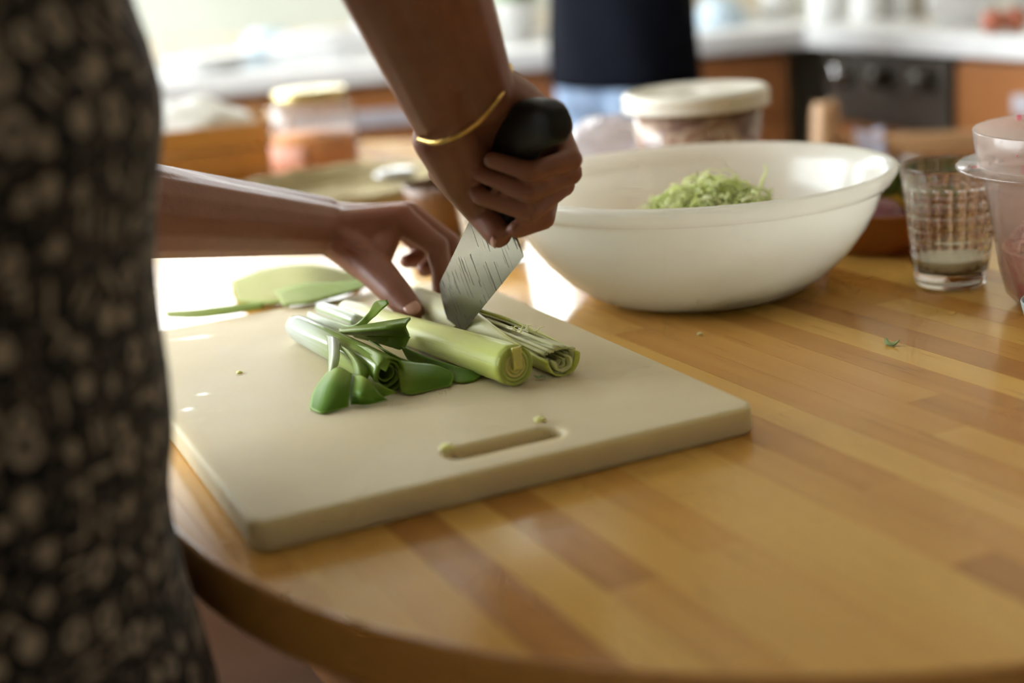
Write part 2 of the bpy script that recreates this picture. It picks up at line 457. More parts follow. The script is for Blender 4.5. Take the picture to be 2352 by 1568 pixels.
prof = [(.0045, ZT - .031), (.002, ZT - .032), (.0005, ZT - .030), (0, ZT - .027), (0, ZT - .0055), (.0006, ZT - .0025), (.002, ZT - .0007), (.0042, ZT), (.0042, ZT - .01)]
V, Fc = rings(sweep_stadium(prof), False, False)
mk('edge_band', V, Fc, MAT['edge'], table, True, local=True)
V, Fc = rings(sweep_stadium([(.075, ZT - .032), (.075, ZT - .12), (.097, ZT - .12), (.097, ZT - .032)]), False, False)
mk('apron', V, Fc, MAT['table_dark'], table, False, local=True)
for lx, ly in ((-.02, .27), (-.02, -.27), (TL + .02, .27), (TL + .02, -.27)):
    V, Fc = boxv(-.033, .033, -.033, .033, 0, ZT - .032, .006)
    V = [(x * (.72 + .28 * min(1, z / .62)), y * (.72 + .28 * min(1, z / .62)), z) for x, y, z in V]
    o = mk('leg', V, Fc, MAT['table_dark'], table, False, local=True); o.location = (lx, ly, 0)

# ------------------------------------------------------------------ cutting board
def board_mat():
    t = NT('white_cutting_board_plastic'); v = t.coord('Object')
    col = t.ramp(t.noise(v, 9, 5, .6), [(.3, (.70, .61, .41)), (.7, (.65, .55, .34))])
    st = t.noise(v, 22, 4, .6)
    col = t.mix(t.math('MULTIPLY', t.math('SUBTRACT', st, .56, clamp=True), 1.2), col, (.60, .53, .34))
    sv = t.coord('Object', (14, 240, 1), rot=(0, 0, .4)); scr = t.noise(sv, 1.0, 3, .6)
    sv2 = t.coord('Object', (240, 12, 1), rot=(0, 0, -.35)); scr2 = t.noise(sv2, 1.0, 3, .6)
    wn = t.noise(v, 60, 3, .6); wet = None
    for (wx, wy, wl, ww) in WETS:
        mp = t.n('ShaderNodeMapping', vector_type='TEXTURE'); mp.inputs['Location'].default_value = (wx, wy, 0); mp.inputs['Rotation'].default_value = (0, 0, -BYAW + .1); mp.inputs['Scale'].default_value = (wl, ww, 1)
        t.l(v, mp.inputs[0]); ln_ = t.n('ShaderNodeVectorMath', operation='LENGTH'); sp = t.n('ShaderNodeSeparateXYZ'); t.l(mp.outputs[0], sp.inputs[0])
        cb = t.n('ShaderNodeCombineXYZ'); t.l(sp.outputs[0], cb.inputs[0]); t.l(sp.outputs[1], cb.inputs[1]); t.l(cb.outputs[0], ln_.inputs[0])
        w = t.math('MULTIPLY', t.math('SUBTRACT', 1.25, t.math('ADD', ln_.outputs['Value'], t.math('MULTIPLY', wn, 1.2)), clamp=True), 1.6, clamp=True)
        wet = w if wet is None else t.math('MAXIMUM', wet, w)
    rr = t.math('MULTIPLY_ADD', wet, -.46, .62)
    p = t.princ(Base_Color=col, Roughness=rr, Specular_IOR_Level=.3, Subsurface_Weight=.6, Subsurface_Radius=(1.0, .85, .5), Subsurface_Scale=.018)
    h = t.math('ADD', t.math('ADD', scr, scr2), t.math('MULTIPLY', t.noise(v, 420, 2), .5))
    t.l(t.bump(h, .11, .001), p.inputs['Normal'])
    return t.done(p.outputs[0])
BO = np.array([-.1404, .6777]); BYAW = .407; BW, BL, BT = .308, .453, .0174
ZB = ZT + BT
def rrect(x0, x1, y0, y1, r, n=6):
    p = []
    for cx, cy, a0 in ((x1 - r, y0 + r, -90), (x1 - r, y1 - r, 0), (x0 + r, y1 - r, 90), (x0 + r, y0 + r, 180)):
        for i in range(n + 1):
            a = math.radians(a0 + 90 * i / n); p.append((cx + r * math.cos(a), cy + r * math.sin(a)))
    return p
def holed_plate(outer, holes, t, bevel):
    cu = bpy.data.curves.new('plate', 'CURVE'); cu.dimensions = '2D'; cu.fill_mode = 'BOTH'
    for pl in [outer] + holes:
        s = cu.splines.new('POLY'); s.points.add(len(pl) - 1); s.use_cyclic_u = True
        for q, (x, y) in zip(s.points, pl): q.co = (x, y, 0, 1)
    cu.extrude = t / 2 - bevel; cu.bevel_depth = bevel; cu.bevel_resolution = 3; cu.offset = -bevel
    tmp = bpy.data.objects.new('tmp', cu); COL.objects.link(tmp)
    me = bpy.data.meshes.new_from_object(tmp.evaluated_get(bpy.context.evaluated_depsgraph_get()))
    bpy.data.objects.remove(tmp); bpy.data.curves.remove(cu)
    return me
def to_board(p):
    d = np.array(p[:2]) - BO; c, s = math.cos(BYAW), math.sin(BYAW); return (d[0] * c + d[1] * s, -d[0] * s + d[1] * c)
WETS = [(*to_board(onz(450, 775, ZB)), .030, .010), (*to_board(onz(468, 905, ZB)), .012, .009), (*to_board(onz(430, 940, ZB)), .010, .012)]
MAT['board'] = board_mat()
sa, sb = to_board(onz(1016, 1042, ZB)), to_board(onz(1296, 990, ZB))
sy = (sa[1] + sb[1]) / 2
slot = rrect(min(sa[0], sb[0]), max(sa[0], sb[0]), sy - .0105, sy + .0105, .0104)
me = holed_plate(rrect(0, BW, 0, BL, .011), [slot], BT, .0028)
me.polygons.foreach_set('use_smooth', [True] * len(me.polygons))
board = obj('cutting_board', me, MAT['board'])
board.location = (BO[0], BO[1], ZT + BT / 2 + .0001); board.rotation_euler = (0, 0, BYAW)
es = board.modifiers.new('split', 'EDGE_SPLIT'); es.split_angle = math.radians(40)
tag(board, 'thick white plastic cutting board with a slot handle, lying on the wooden table', 'cutting board')

# ------------------------------------------------------------------ big bowl with chopped leek
MAT['bowl'] = cloudy_plastic('milky_bowl_plastic', (.90, .885, .83), .55, .22, .22)
BC = np.array([.1612, 1.166, ZT])
bowl_prof = [(0, .0035), (.060, .003), (.074, .0), (.083, .0006), (.096, .0065), (.112, .0185), (.127, .034), (.139, .051), (.147, .067), (.1515, .081),
             (.1525, .0835), (.1555, .084), (.1572, .0846), (.1600, .089), (.1628, .0935), (.1640, .0968), (.1630, .0990), (.1605, .0998), (.1575, .0990), (.1545, .0965),
             (.1500, .086), (.1450, .068), (.1370, .052), (.1250, .036), (.1100, .0215), (.0950, .0105), (.080, .0055), (.05, .0050), (0, .0050)]
V, Fc = lathe(bowl_prof, BC, 128)
bowl = mk('mixing_bowl', V, Fc, MAT['bowl'])
tag(bowl, 'large milky white plastic mixing bowl holding chopped leek, behind the cutting board', 'bowl')
def chop_mat():
    t = NT('chopped_leek_flesh'); v = t.coord('Object'); col = t.ramp(t.noise(v, 55, 4), [(.3, (.70, .78, .28)), (.6, (.86, .88, .58))])
    p = t.princ(Base_Color=col, Roughness=.5, Specular_IOR_Level=.3); tr = t.n('ShaderNodeBsdfTranslucent'); t.l(col, tr.inputs[0])
    m = t.n('ShaderNodeMixShader'); m.inputs[0].default_value = .5; t.l(p.outputs[0], m.inputs[1]); t.l(tr.outputs[0], m.inputs[2]); return t.done(m.outputs[0])
MAT['chop'] = chop_mat()
random.seed(5)
parts = []
# packed body of the pile, then loose slices on it
sec = []
for k in range(9):
    t = k / 8; rr = (.088 + .018 * math.sin(t * 2.2)) * (1 - t ** 2.2) + .002; z = .0075 + .072 * t
    sec.append([(BC[0] + .012 * t + rr * math.cos(a) * (1 + .08 * math.sin(5 * a + k)), BC[1] + rr * math.sin(a) * (1 + .06 * math.cos(4 * a)), BC[2] + z + .003 * math.sin(7 * a + 2 * k)) for a in [2 * math.pi * j / 28 for j in range(28)]])
parts.append(rings(sec))
for i in range(900):
    t = random.random() ** .7; a = random.random() * 2 * math.pi
    rr = .090 * math.sqrt(random.random()); h = .073 * (1 - (rr / .093) ** 2.0) + .009 + random.uniform(-.004, .010)
    if rr > .075: h = max(h, .018)
    cx, cy, cz = BC[0] + .014 + rr * math.cos(a), BC[1] + rr * math.sin(a), BC[2] + h
    R = random.uniform(.004, .010); w = random.uniform(.0015, .004); arc = random.uniform(1.6, 4.5); th = .0009
    ax = Vector((random.gauss(0, 1), random.gauss(0, 1), random.gauss(0, 1))).normalized(); q = Vector((0, 0, 1)).rotation_difference(ax).to_matrix()
    n = 6; V = []
    for j in range(n):
        b = arc * j / (n - 1)
        for (dr, dz) in ((0, 0), (th, 0), (th, w), (0, w)):
            p = q @ Vector(((R + dr) * math.cos(b), (R + dr) * math.sin(b), dz)); V.append((cx + p.x, cy + p.y, cz + p.z))
    Fc = [(j * 4 + k, j * 4 + (k + 1) % 4, (j + 1) * 4 + (k + 1) % 4, (j + 1) * 4 + k) for j in range(n - 1) for k in range(4)]
    parts.append((V, Fc))
# one upright shred on top
s0 = np.array([BC[0] + .052, BC[1] - .01, BC[2] + .080])
parts.append(tube([s0, s0 + [.002, 0, .008], s0 + [.006, 0, .016], s0 + [.005, 0, .022]], [.0016, .0014, .001, .0006], 6, 10))
V, Fc = merge(*parts)
o = mk('chopped_leek', V, Fc, MAT['chop']); tag(o, 'heap of pale green chopped leek inside the milky bowl', 'chopped leek', kind='stuff')

# ------------------------------------------------------------------ tumblers
MAT['glass'] = glass_mat('clear_glass', (.98, .985, .97), 0.0, 1.5)
MAT['milk'] = pm('milky_liquid', (.90, .86, .68), (.87, .83, .65), 20, .35, Subsurface_Weight=.6, Subsurface_Radius=(1.0, .9, .7), Subsurface_Scale=.008)
def tumbler(c, label, liquid=None):
    n = 96; H = .0985; rb, rt = .0275, .0398
    def rad(z): return rb + (rt - rb) * (z / H)
    prof = [(0, .0), (rb * .80, .0), (rb - .002, .0008), (rb, .003)]
    zs = [.005 + (H - .012 - .005) * i / 48 for i in range(49)]
    prof += [(rad(z), z) for z in zs]
    prof += [(rad(H) - .0006, H - .006), (rt, H - .003), (rt + .0002, H - .0012), (rt - .0008, H), (rt - .0018, H - .0012)]
    inn = [(rad(z) - .0030, z) for z in (H - .006, H - .02, H - .04, H - .06, .022, .0155)] + [(rb - .0045, .0125), (rb * .5, .0115), (0, .0112)]
    prof += inn
    def mod(k, a):
        z = prof[k][1]
        if 4 <= k < 53 and .016 < z < H - .016:
            u = abs(math.sin(a * 12)); v = abs(math.sin(math.pi * (z - .016) / .0112))
            return -.0013 * min(1, u * 1.8) * min(1, v * 1.8)
        return 0
    V, Fc = lathe(prof, c, n, mod)
    g = mk('tumbler', V, Fc, MAT['glass']); tag(g, label, 'glass')
    return g
GC = (.3570, 1.1120, ZT)
tumbler(GC, 'ridged clear glass tumbler with a little white liquid, right of the milky bowl')
V, Fc = lathe([(0, .0114), (.0135, .0117), (.0232, .0127), (.0262, .0158), (.0272, .0228), (.0262, .0236), (0, .0234)], GC, 64)
o = mk('milky_liquid', V, Fc, MAT['milk']); tag(o, 'shallow white liquid in the bottom of the ridged tumbler', 'liquid')
tumbler((-.008, 1.338, ZT), 'empty ridged glass tumbler behind the blade of the knife')

# ------------------------------------------------------------------ beaker of pink diced vegetable at the right edge
MAT['beaker'] = cloudy_plastic('frosted_beaker_plastic', (.88, .82, .79), .7, .78, .2, flecks=(.62, .10, .16))
CC = np.array([.4310, 1.020, ZT])
beaker = thing('plastic_beaker', 'frosted plastic beaker with a wide flange, holding pink diced radish', 'container', CC)
prof = [(0, .003), (.040, .002), (.052, .003), (.059, .010), (.0635, .025), (.071, .066), (.0765, .0955), (.078, .0972), (.0945, .0978), (.0955, .0990), (.0945, .1003), (.0805, .1008),
        (.0805, .1012), (.0838, .1240), (.0832, .1250), (.0822, .1240), (.0788, .1010), (.0740, .0880), (.0695, .066), (.0618, .026), (.0575, .0125), (.0510, .0055), (.040, .0045), (0, .0050)]
V, Fc = lathe([(r, z * 1.07) for r, z in prof], CC, 96); mk('body', V, Fc, MAT['beaker'], beaker)
MAT['radish'] = pm('pink_diced_flesh', (.70, .10, .15), (.90, .60, .50), 85, .4, lo=.36, hi=.6)
random.seed(8); parts = []
sec = []
for k in range(8):
    t = k / 7; rr = (.050 + .014 * t) * (1 if k < 7 else .6); z = .0065 + .044 * t
    sec.append([(CC[0] + rr * math.cos(a), CC[1] + rr * math.sin(a), CC[2] + z) for a in [2 * math.pi * j / 24 for j in range(24)]])
parts.append(rings(sec))
for i in range(700):
    a = random.random() * 2 * math.pi; z = random.uniform(.008, .058); rm = .0465 + .0148 * (z - .006) / .05 - (.006 if z < .014 else 0)
    rr = rm * (1 if random.random() < .6 else math.sqrt(random.random())); 
    if z > .05: rr = rm * math.sqrt(random.random()) * .95
    s = random.uniform(.003, .0062)
    V, Fc = boxv(-s / 2, s / 2, -s / 3, s / 3, -s / 2.6, s / 2.6)
    q = Matrix.Rotation(random.random() * 6, 3, Vector((random.gauss(0, 1), random.gauss(0, 1), random.gauss(0, 1))).normalized())
    parts.append(([tuple(q @ Vector(p) + Vector((CC[0] + (rr - s * .3) * math.cos(a), CC[1] + (rr - s * .3) * math.sin(a), CC[2] + z))) for p in V], Fc))
V, Fc = merge(*parts)
o = mk('diced_radish', V, Fc, MAT['radish'], smooth=False); tag(o, 'pink and white diced radish inside the frosted beaker', 'diced radish', kind='stuff')
# edge of a small blue grey bowl just entering the frame
MAT['bluegrey'] = pm('blue_grey_glaze', (.42, .50, .52), (.36, .44, .46), 14, .3)
sbc = np.array([.3775, .900, ZT])
V, Fc = lathe([(0, .0), (.022, .0), (.025, .003), (.030, .012), (.0375, .026), (.040, .036), (.0392, .037), (.0385, .036), (.036, .026), (.028, .012), (.02, .005), (0, .004)], sbc, 48)
tag(mk('small_bowl', V, Fc, MAT['bluegrey']), 'small blue grey bowl at the right edge in front of the beaker', 'bowl')

# ------------------------------------------------------------------ leeks on the board
def leek_mat(name, stops, axis, length, ridge=True, rough=.45):
    """Colour runs along the stalk (object x after orienting), with fine lengthwise veins."""
    t = NT(name)
    u = t.n('ShaderNodeUVMap'); sp = t.n('ShaderNodeSeparateXYZ'); t.l(u.outputs[0], sp.inputs[0])
    mp = t.n('ShaderNodeMapping'); mp.inputs['Scale'].default_value = (70, 3, 1); t.l(u.outputs[0], mp.inputs[0])
    vein = t.noise(mp.outputs[0], 1.0, 4, .6)
    col = t.ramp(t.math('ADD', sp.outputs[1], t.math('MULTIPLY', t.math('SUBTRACT', vein, .5), .22)), stops)
    col = t.mix(t.math('MULTIPLY', t.math('SUBTRACT', vein, .5, clamp=True), .9), col, (.80, .82, .50))
    p = t.princ(Base_Color=col, Roughness=rough, Subsurface_Weight=.6, Subsurface_Radius=(1.0, 1.0, .35), Subsurface_Scale=.008, Specular_IOR_Level=.32)
    t.l(t.bump(vein, .35, .0006), p.inputs['Normal'])
    return t.done(p.outputs[0])
PALE = [(.0, (.78, .77, .52)), (.35, (.74, .76, .36)), (.75, (.68, .73, .24)), (1., (.54, .63, .13))]
PALE2 = [(.0, (.84, .82, .52)), (.5, (.83, .83, .44)), (.85, (.74, .78, .30)), (1., (.56, .64, .15))]
MAT['leek'] = leek_mat('leek_stalk_skin', PALE, 0, 1)
MAT['leek2'] = leek_mat('pale_leek_skin', PALE2, 0, 1)
MAT['leek_in'] = leek_mat('leek_inner_layers', [(.0, (.86, .83, .46)), (.5, (.86, .86, .42)), (1., (.78, .82, .36))], 0, 1)
MAT['leek_cut'] = pm('leek_cut_face', (.44, .54, .09), (.52, .60, .13), 160, .5, Subsurface_Weight=.5, Subsurface_Radius=(1.0, 1.0, .4), Subsurface_Scale=.006)
MAT['leek_core'] = pm('leek_yellow_core', (.76, .68, .16), (.68, .62, .18), 120, .5, Subsurface_Weight=.5, Subsurface_Radius=(1.0, 1.0, .4), Subsurface_Scale=.006)
def sheath(p0, p1, r0, r1, gap0, gap1, m=28, n=30, th=.0016, wob=.0, up_tilt=0.0, zfix=True, seed=0):
    """One layer of a stalk: an arc-section shell, slit on top by an angle growing from gap0 to gap1."""
    p0, p1 = np.array(p0, float), np.array(p1, float); t = (p1 - p0) / np.linalg.norm(p1 - p0)
    s = np.cross(t, [0, 0, 1.0]); s /= np.linalg.norm(s); u = np.cross(s, t)
    V, U = [], []
    for i in range(m):
        f = i / (m - 1); c = p0 + (p1 - p0) * f; r = r0 + (r1 - r0) * f
        g = gap0(f) / 2 if callable(gap0) else gap0
        for j in range(n):
            a = g + (2 * math.pi - 2 * g) * j / (n - 1) + up_tilt
            rr = r * (1 + wob * math.sin(3 * a + 5 * f + seed) + .5 * wob * math.sin(11 * f + 2 * a + seed))
            V.append(c + rr * (math.cos(a) * u + math.sin(a) * s)); U.append((j / (n - 1), f))
    Fc = [(i * n + j, i * n + j + 1, (i + 1) * n + j + 1, (i + 1) * n + j) for i in range(m - 1) for j in range(n - 1)]
    return V, Fc, U
# whole stalk in front
l0, l1 = onz(797, 713, ZB + .0090), onz(1184, 840, ZB + .0138)
leek = thing('leek_stalk', 'whole pale green leek stalk with a cut end, lying in front of the slit one', 'leek', (l1[0], l1[1], ZB))
def solid_stalk(p0, p1, r0, r1, name, parent, mat, wob=.02, m=40, n=36):
    p0, p1 = np.array(p0), np.array(p1); t = (p1 - p0) / np.linalg.norm(p1 - p0); s = np.cross(t, [0, 0, 1.0]); s /= np.linalg.norm(s); u = np.cross(s, t)
    V, U = [], []
    for i in range(m):
        f = i / (m - 1); c = p0 + (p1 - p0) * f; r = r0 + (r1 - r0) * f
        if i == 0: r *= .93
        if i == m - 1: r *= .975
        for j in range(n):
            a = 2 * math.pi * j / n; rr = r * (1 + wob * math.sin(2 * a + 3 * f) + .012 * math.sin(9 * a))
            V.append(c + rr * (math.cos(a) * u + math.sin(a) * s)); U.append((j / n, f))
    Fc = [(i * n + j, i * n + (j + 1) % n, (i + 1) * n + (j + 1) % n, (i + 1) * n + j) for i in range(m - 1) for j in range(n)]
    Fc += [tuple(range(n)), tuple(range((m - 1) * n, m * n))]
    mk(name, V, Fc, mat, parent, uv=U)
    return t, s, u
t1, s1, u1 = solid_stalk(l0, l1, .0086, .0135, 'stalk', leek, MAT['leek'])
def end_rings(c, t, s, u, R, parent, mats, k=5):
    """Cut face: concentric layers, each a little proud or sunk."""
    for q in range(k):
        ro, ri = R * (1 - q / k), R * (1 - (q + 1) / k) + .0002
        h = .00025 * (1 if q % 2 else .4) + .0002
        if q == k - 1: ri = 1e-4
        secs = []
        for (r, hh) in ((ro, -.002), (ro * .995, h * .6), (ro - (ro - ri) * .2, h), (ri + (ro - ri) * .2, h), (ri, -.002)):
            secs.append([c + t * hh + r * (math.cos(a) * u + math.sin(a) * s) for a in [2 * math.pi * j / 32 for j in range(32)]])
        V, Fc = rings(secs, False, q == k - 1)
        mk('cut_layer', V, Fc, mats[min(q, len(mats) - 1)], parent)
end_rings(l1, t1, s1, u1, .0131, leek, [MAT['leek_cut'], MAT['leek_cut'], MAT['leek_core']], 5)
# a torn flap standing on the cut face
fl = [[l1 + t1 * .0022 + u1 * a + s1 * b for b in (-.004, .003)] for a in (-.002, .006, .0128)]
solidify(mk('flap', *patch(fl, 8, 5), MAT['leek_core'], leek), .0012)

# slit stalk under the knife
k0, k1 = onz(960, 693, ZB + .0118), onz(1294, 822, ZB + .0122)
KT = onz(1055, 724, ZB + .0210)               # where the blade enters it
lt = (k1 - k0) / np.linalg.norm(k1 - k0); fcut = float((KT - k0) @ lt / np.linalg.norm(k1 - k0))
leek2 = thing('slit_leek', 'pale leek stalk slit open lengthwise under the knife blade', 'leek', (k1[0], k1[1], ZB))
random.seed(3)
for q in range(6):
    r1_, r0_ = .0128 - q * .0020, .0118 - q * .0018
    f0 = fcut - .02
    gap = (lambda f, q=q: .06 + max(0, (f - f0) / (1 - f0)) ** .8 * (2.9 - .10 * q) + (.15 * math.sin(9 * f + q) if f > f0 else 0))
    V, Fc, U = sheath(k0 + np.array([0, 0, -.0005 * q]), k1 + np.array([0, 0, -.0009 * q]) - lt * (.004 * (q % 3)), r0_, r1_, gap, None, up_tilt=.05 + .08 * (q % 2), wob=.015 + .012 * q, seed=q)
    solidify(mk('layer', V, Fc, MAT['leek2'] if q == 0 else MAT['leek_in'], leek2, uv=U), -.0014, 1.0)
# loose inner strips lying in the opened trough
sl = np.cross(lt, [0, 0, 1.0]); sl /= np.linalg.norm(sl)
for q in range(11):
    off = -.0105 + .0021 * q; f0 = fcut + .03 + .05 * random.random(); f1 = .985 - .04 * random.random() - .03 * (q % 3 == 0)
    pts = []
    for f in (f0, (2 * f0 + f1) / 3, (f0 + 2 * f1) / 3, f1):
        b = k0 + (k1 - k0) * f - sl * off * (.25 + .75 * ((f - fcut) / (1 - fcut)) ** .6); b = b + np.array([0, 0, .0052 + .0016 * math.sin(q * 2.3 + 4 * f) - .35 * abs(off) * (f > .6)]); pts.append([b - sl * .0015, b + np.array([0, 0, .0006]), b + sl * .0015])
    V, Fc = patch(pts, 20, 5); U = [(j / 4 + q * .37, i / 19) for i in range(20) for j in range(5)]
    solidify(mk('strip', V, Fc, MAT['leek_in'], leek2, uv=U), .0012)
pts = []
for f in np.linspace(fcut + .02, .965, 6):
    g = min(1.0, (f - fcut) / (1 - fcut)) ** .6; b = k0 + (k1 - k0) * f + np.array([0, 0, .0030]); w = .0015 + .0098 * g
    pts.append([b - sl * w, b - sl * w * .4 + np.array([0, 0, .001]), b + sl * w * .4 + np.array([0, 0, .001]), b + sl * w])
V, Fc = patch(pts, 20, 10); U = [(j / 9, i / 19) for i in range(20) for j in range(10)]
solidify(mk('cut_surface', V, Fc, MAT['leek_in'], leek2, uv=U), .0012)
# frizz of torn fibres on top
for q in range(7):
    b = onz(1205 + 9 * (q - 3), 757 + 3 * q % 7, ZB + .0235); e = b + np.array([random.uniform(-.006, .006), random.uniform(-.006, .004), random.uniform(.000, .005)])
    mk('fibre', *tube([b - lt * .008, b, (b + e) / 2 + np.array([0, 0, .0015]), e], [.0006, .0006, .0005, .0003], 5, 8), MAT['leek_in'], leek2)

# leafy green leek top
def lz(zx, zy, h): return onz(640 + .32313 * zx, 620 + .32313 * zy, ZB + h)
def leaf_mat(name, stops, rough=.3):
    t = NT(name); u = t.n('ShaderNodeUVMap'); sp = t.n('ShaderNodeSeparateXYZ'); t.l(u.outputs[0], sp.inputs[0])
    mp = t.n('ShaderNodeMapping'); mp.inputs['Scale'].default_value = (34, 2.5, 1); t.l(u.outputs[0], mp.inputs[0])
    vein = t.noise(mp.outputs[0], 1.0, 3, .5)
    col = t.ramp(t.math('ADD', sp.outputs[1], t.math('MULTIPLY', t.math('SUBTRACT', vein, .5), .35)), stops)
    rim = t.math('MULTIPLY', t.math('MAXIMUM', t.math('GREATER_THAN', t.math('ABSOLUTE', t.math('SUBTRACT', sp.outputs[0], .5)), .45), t.math('GREATER_THAN', sp.outputs[1], .95)), .7)
    col = t.mix(rim, col, (.30, .48, .07))
    p = t.princ(Base_Color=col, Roughness=rough, Specular_IOR_Level=.3)
    t.l(t.bump(vein, .25, .0006), p.inputs['Normal'])
    tr = t.n('ShaderNodeBsdfTranslucent'); t.l(col, tr.inputs[0])
    m = t.n('ShaderNodeMixShader'); m.inputs[0].default_value = .35; t.l(p.outputs[0], m.inputs[1]); t.l(tr.outputs[0], m.inputs[2])
    return t.done(m.outputs[0])
MAT['leaf_dark'] = leaf_mat('dark_leek_leaf', [(0, (.36, .50, .07)), (.4, (.19, .36, .04)), (1, (.14, .31, .025))], .42)
MAT['leaf_mid'] = leaf_mat('mid_leek_leaf', [(0, (.52, .60, .28)), (.45, (.30, .44, .08)), (1, (.22, .38, .04))], .42)
MAT['leaf_white'] = leaf_mat('white_leek_sheath', [(0, (.80, .84, .78)), (.5, (.74, .80, .66)), (1, (.50, .60, .28))], .16)
MAT['leaf_curl'] = leaf_mat('pale_to_green_leek_leaf', [(0, (.80, .84, .76)), (.4, (.66, .74, .42)), (.62, (.40, .54, .09)), (1, (.30, .48, .03))], .26)
MAT['stalk_green'] = leaf_mat('white_to_green_stalk', [(0, (.82, .86, .82)), (.30, (.76, .82, .70)), (.62, (.46, .56, .18)), (1, (.24, .38, .06))], .16)
ltop = thing('leafy_leek', 'leafy dark green leek end with a wet white base, left of the stalks', 'leek', (*lz(500, 800, 0)[:2], ZB))
def leaf(rows, mat, th=.0011, mu=26, mv=12, name='leaf'):
    g = [[lz(*p) for p in r] for r in rows]
    V, Fc = patch(g, mu, mv)
    V = [np.array([p[0], p[1], max(p[2], ZB + .0009)]) for p in V]
    U = [(j / (mv - 1), i / (mu - 1)) for i in range(mu) for j in range(mv)]
    return solidify(mk(name, V, Fc, MAT[mat], ltop, uv=U), th)
A_, B_ = lz(120, 400, .0105), lz(795, 748, .0125)
p0, p1 = A_, B_; tt = (p1 - p0) / np.linalg.norm(p1 - p0); ss = np.cross(tt, [0, 0, 1.0]); ss /= np.linalg.norm(ss); uu = np.cross(ss, tt)
for q, rr in enumerate((.0112, .0086, .0060)):
    V, U = [], []
    m, n = 36, 32
    for i in range(m):
        f = i / (m - 1); c = p0 + (p1 - p0) * (f * (1 - .02 * q)); r = rr * (.95 + .05 * f)
        if i < 3 and q == 0: r *= (.62, .86, .97)[i]
        for j in range(n):
            a = 2 * math.pi * j / n; k = r * (1 + .05 * math.sin(2 * a + 2 * f + q) + .02 * math.sin(5 * a + 6 * f))
            V.append(c + k * (math.cos(a) * uu + math.sin(a) * ss)); U.append((j / n, f))
    Fc = [(i * n + j, i * n + (j + 1) % n, (i + 1) * n + (j + 1) % n, (i + 1) * n + j) for i in range(m - 1) for j in range(n)]
    if q == 0: Fc.append(tuple(range(n)))
    solidify(mk('sheath', V, Fc, MAT['stalk_green'], ltop, uv=U), -.0012, 1.0)
leaf([[(350, 725, .013), (430, 695, .018), (520, 740, .015)], [(290, 800, .010), (385, 800, .014), (508, 830, .011)], [(238, 895, .005), (350, 920, .007), (500, 920, .005)], [(222, 985, .001), (320, 1020, .001), (496, 972, .001)]], 'leaf_dark')
leaf([[(520, 735, .014), (600, 755, .016), (660, 800, .013)], [(500, 860, .007), (590, 880, .009), (705, 870, .007)], [(512, 955, .001), (640, 952, .001), (778, 922, .001)]], 'leaf_dark')
leaf([[(345, 465, .022), (390, 475, .026), (432, 515, .022)], [(355, 600, .018), (395, 600, .021), (430, 620, .018)], [(357, 748, .013), (376, 738, .014), (418, 680, .015)]], 'leaf_white')
leaf([[(815, 640, .017), (850, 740, .012), (868, 868, .002)], [(960, 660, .014), (985, 755, .010), (950, 885, .001)], [(1120, 680, .011), (1125, 765, .007), (1092, 852, .001)], [(1245, 735, .005), (1245, 775, .003), (1225, 822, .001)]], 'leaf_dark')
leaf([[(870, 540, .012), (900, 600, .007), (925, 640, .003)], [(1050, 615, .010), (1065, 680, .005), (1085, 740, .002)], [(1250, 680, .007), (1285, 740, .003), (1275, 800, .001)], [(1405, 725, .004), (1440, 752, .002), (1385, 790, .001)]], 'leaf_dark')
leaf([[(215, 292, .018), (205, 335, .014)], [(400, 362, .019), (420, 428, .013)], [(530, 395, .024), (540, 432, .018)], [(640, 300, .036), (668, 345, .031)], [(690, 225, .046), (728, 285, .041)], [(768, 212, .049), (778, 240, .047)]], 'leaf_curl', .0013, 40, 8)
leaf([[(430, 425, .020), (436, 436, .022), (445, 450, .015)], [(600, 395, .026), (590, 425, .030), (600, 462, .015)], [(780, 366, .031), (770, 410, .035), (785, 470, .015)], [(938, 342, .034), (905, 395, .036), (930, 465, .015)]], 'leaf_mid', .0016, 30, 12)
leaf([[(520, 450, .014), (540, 475, .010)], [(700, 470, .017), (700, 515, .010)], [(860, 470, .017), (845, 562, .010)], [(935, 475, .015), (893, 555, .009)]], 'leaf_mid', .0012)
leaf([[(440, 535, .022), (480, 560, .024), (520, 585, .021)], [(525, 650, .018), (560, 660, .020), (605, 680, .017)], [(532, 780, .011), (585, 765, .014), (642, 740, .013)], [(498, 905, .003), (535, 880, .005), (565, 850, .007)]], 'leaf_mid')
leaf([[(560, 530, .024), (640, 560, .026), (660, 620, .022)], [(640, 590, .024), (720, 600, .026), (700, 680, .020)], [(700, 640, .022), (790, 650, .022), (760, 720, .017)]], 'leaf_mid')
leaf([[(640, 500, .020), (700, 520, .016)], [(740, 560, .020), (790, 610, .014)], [(860, 620, .016), (880, 690, .010)], [(990, 670, .012), (950, 760, .007), ]], 'leaf_mid')
leaf([[(820, 700, .014), (860, 760, .010)], [(900, 720, .012), (915, 800, .006)], [(1000, 690, .010), (935, 850, .002)]], 'leaf_mid')
leaf([[(640, 770, .013), (700, 800, .011)], [(690, 840, .008), (770, 840, .008)], [(740, 905, .002), (840, 868, .003)]], 'leaf_mid')
V, Fc = tube([lz(300, 268, .008), lz(420, 312, .009), lz(570, 372, .010)], [.0050, .0058, .0052], 14, 14)
U = [(j / 14, .1 + .3 * i / 13) for i in range(14) for j in range(14)]
mk('sheath', V, Fc, MAT['leaf_white'], ltop, uv=U)

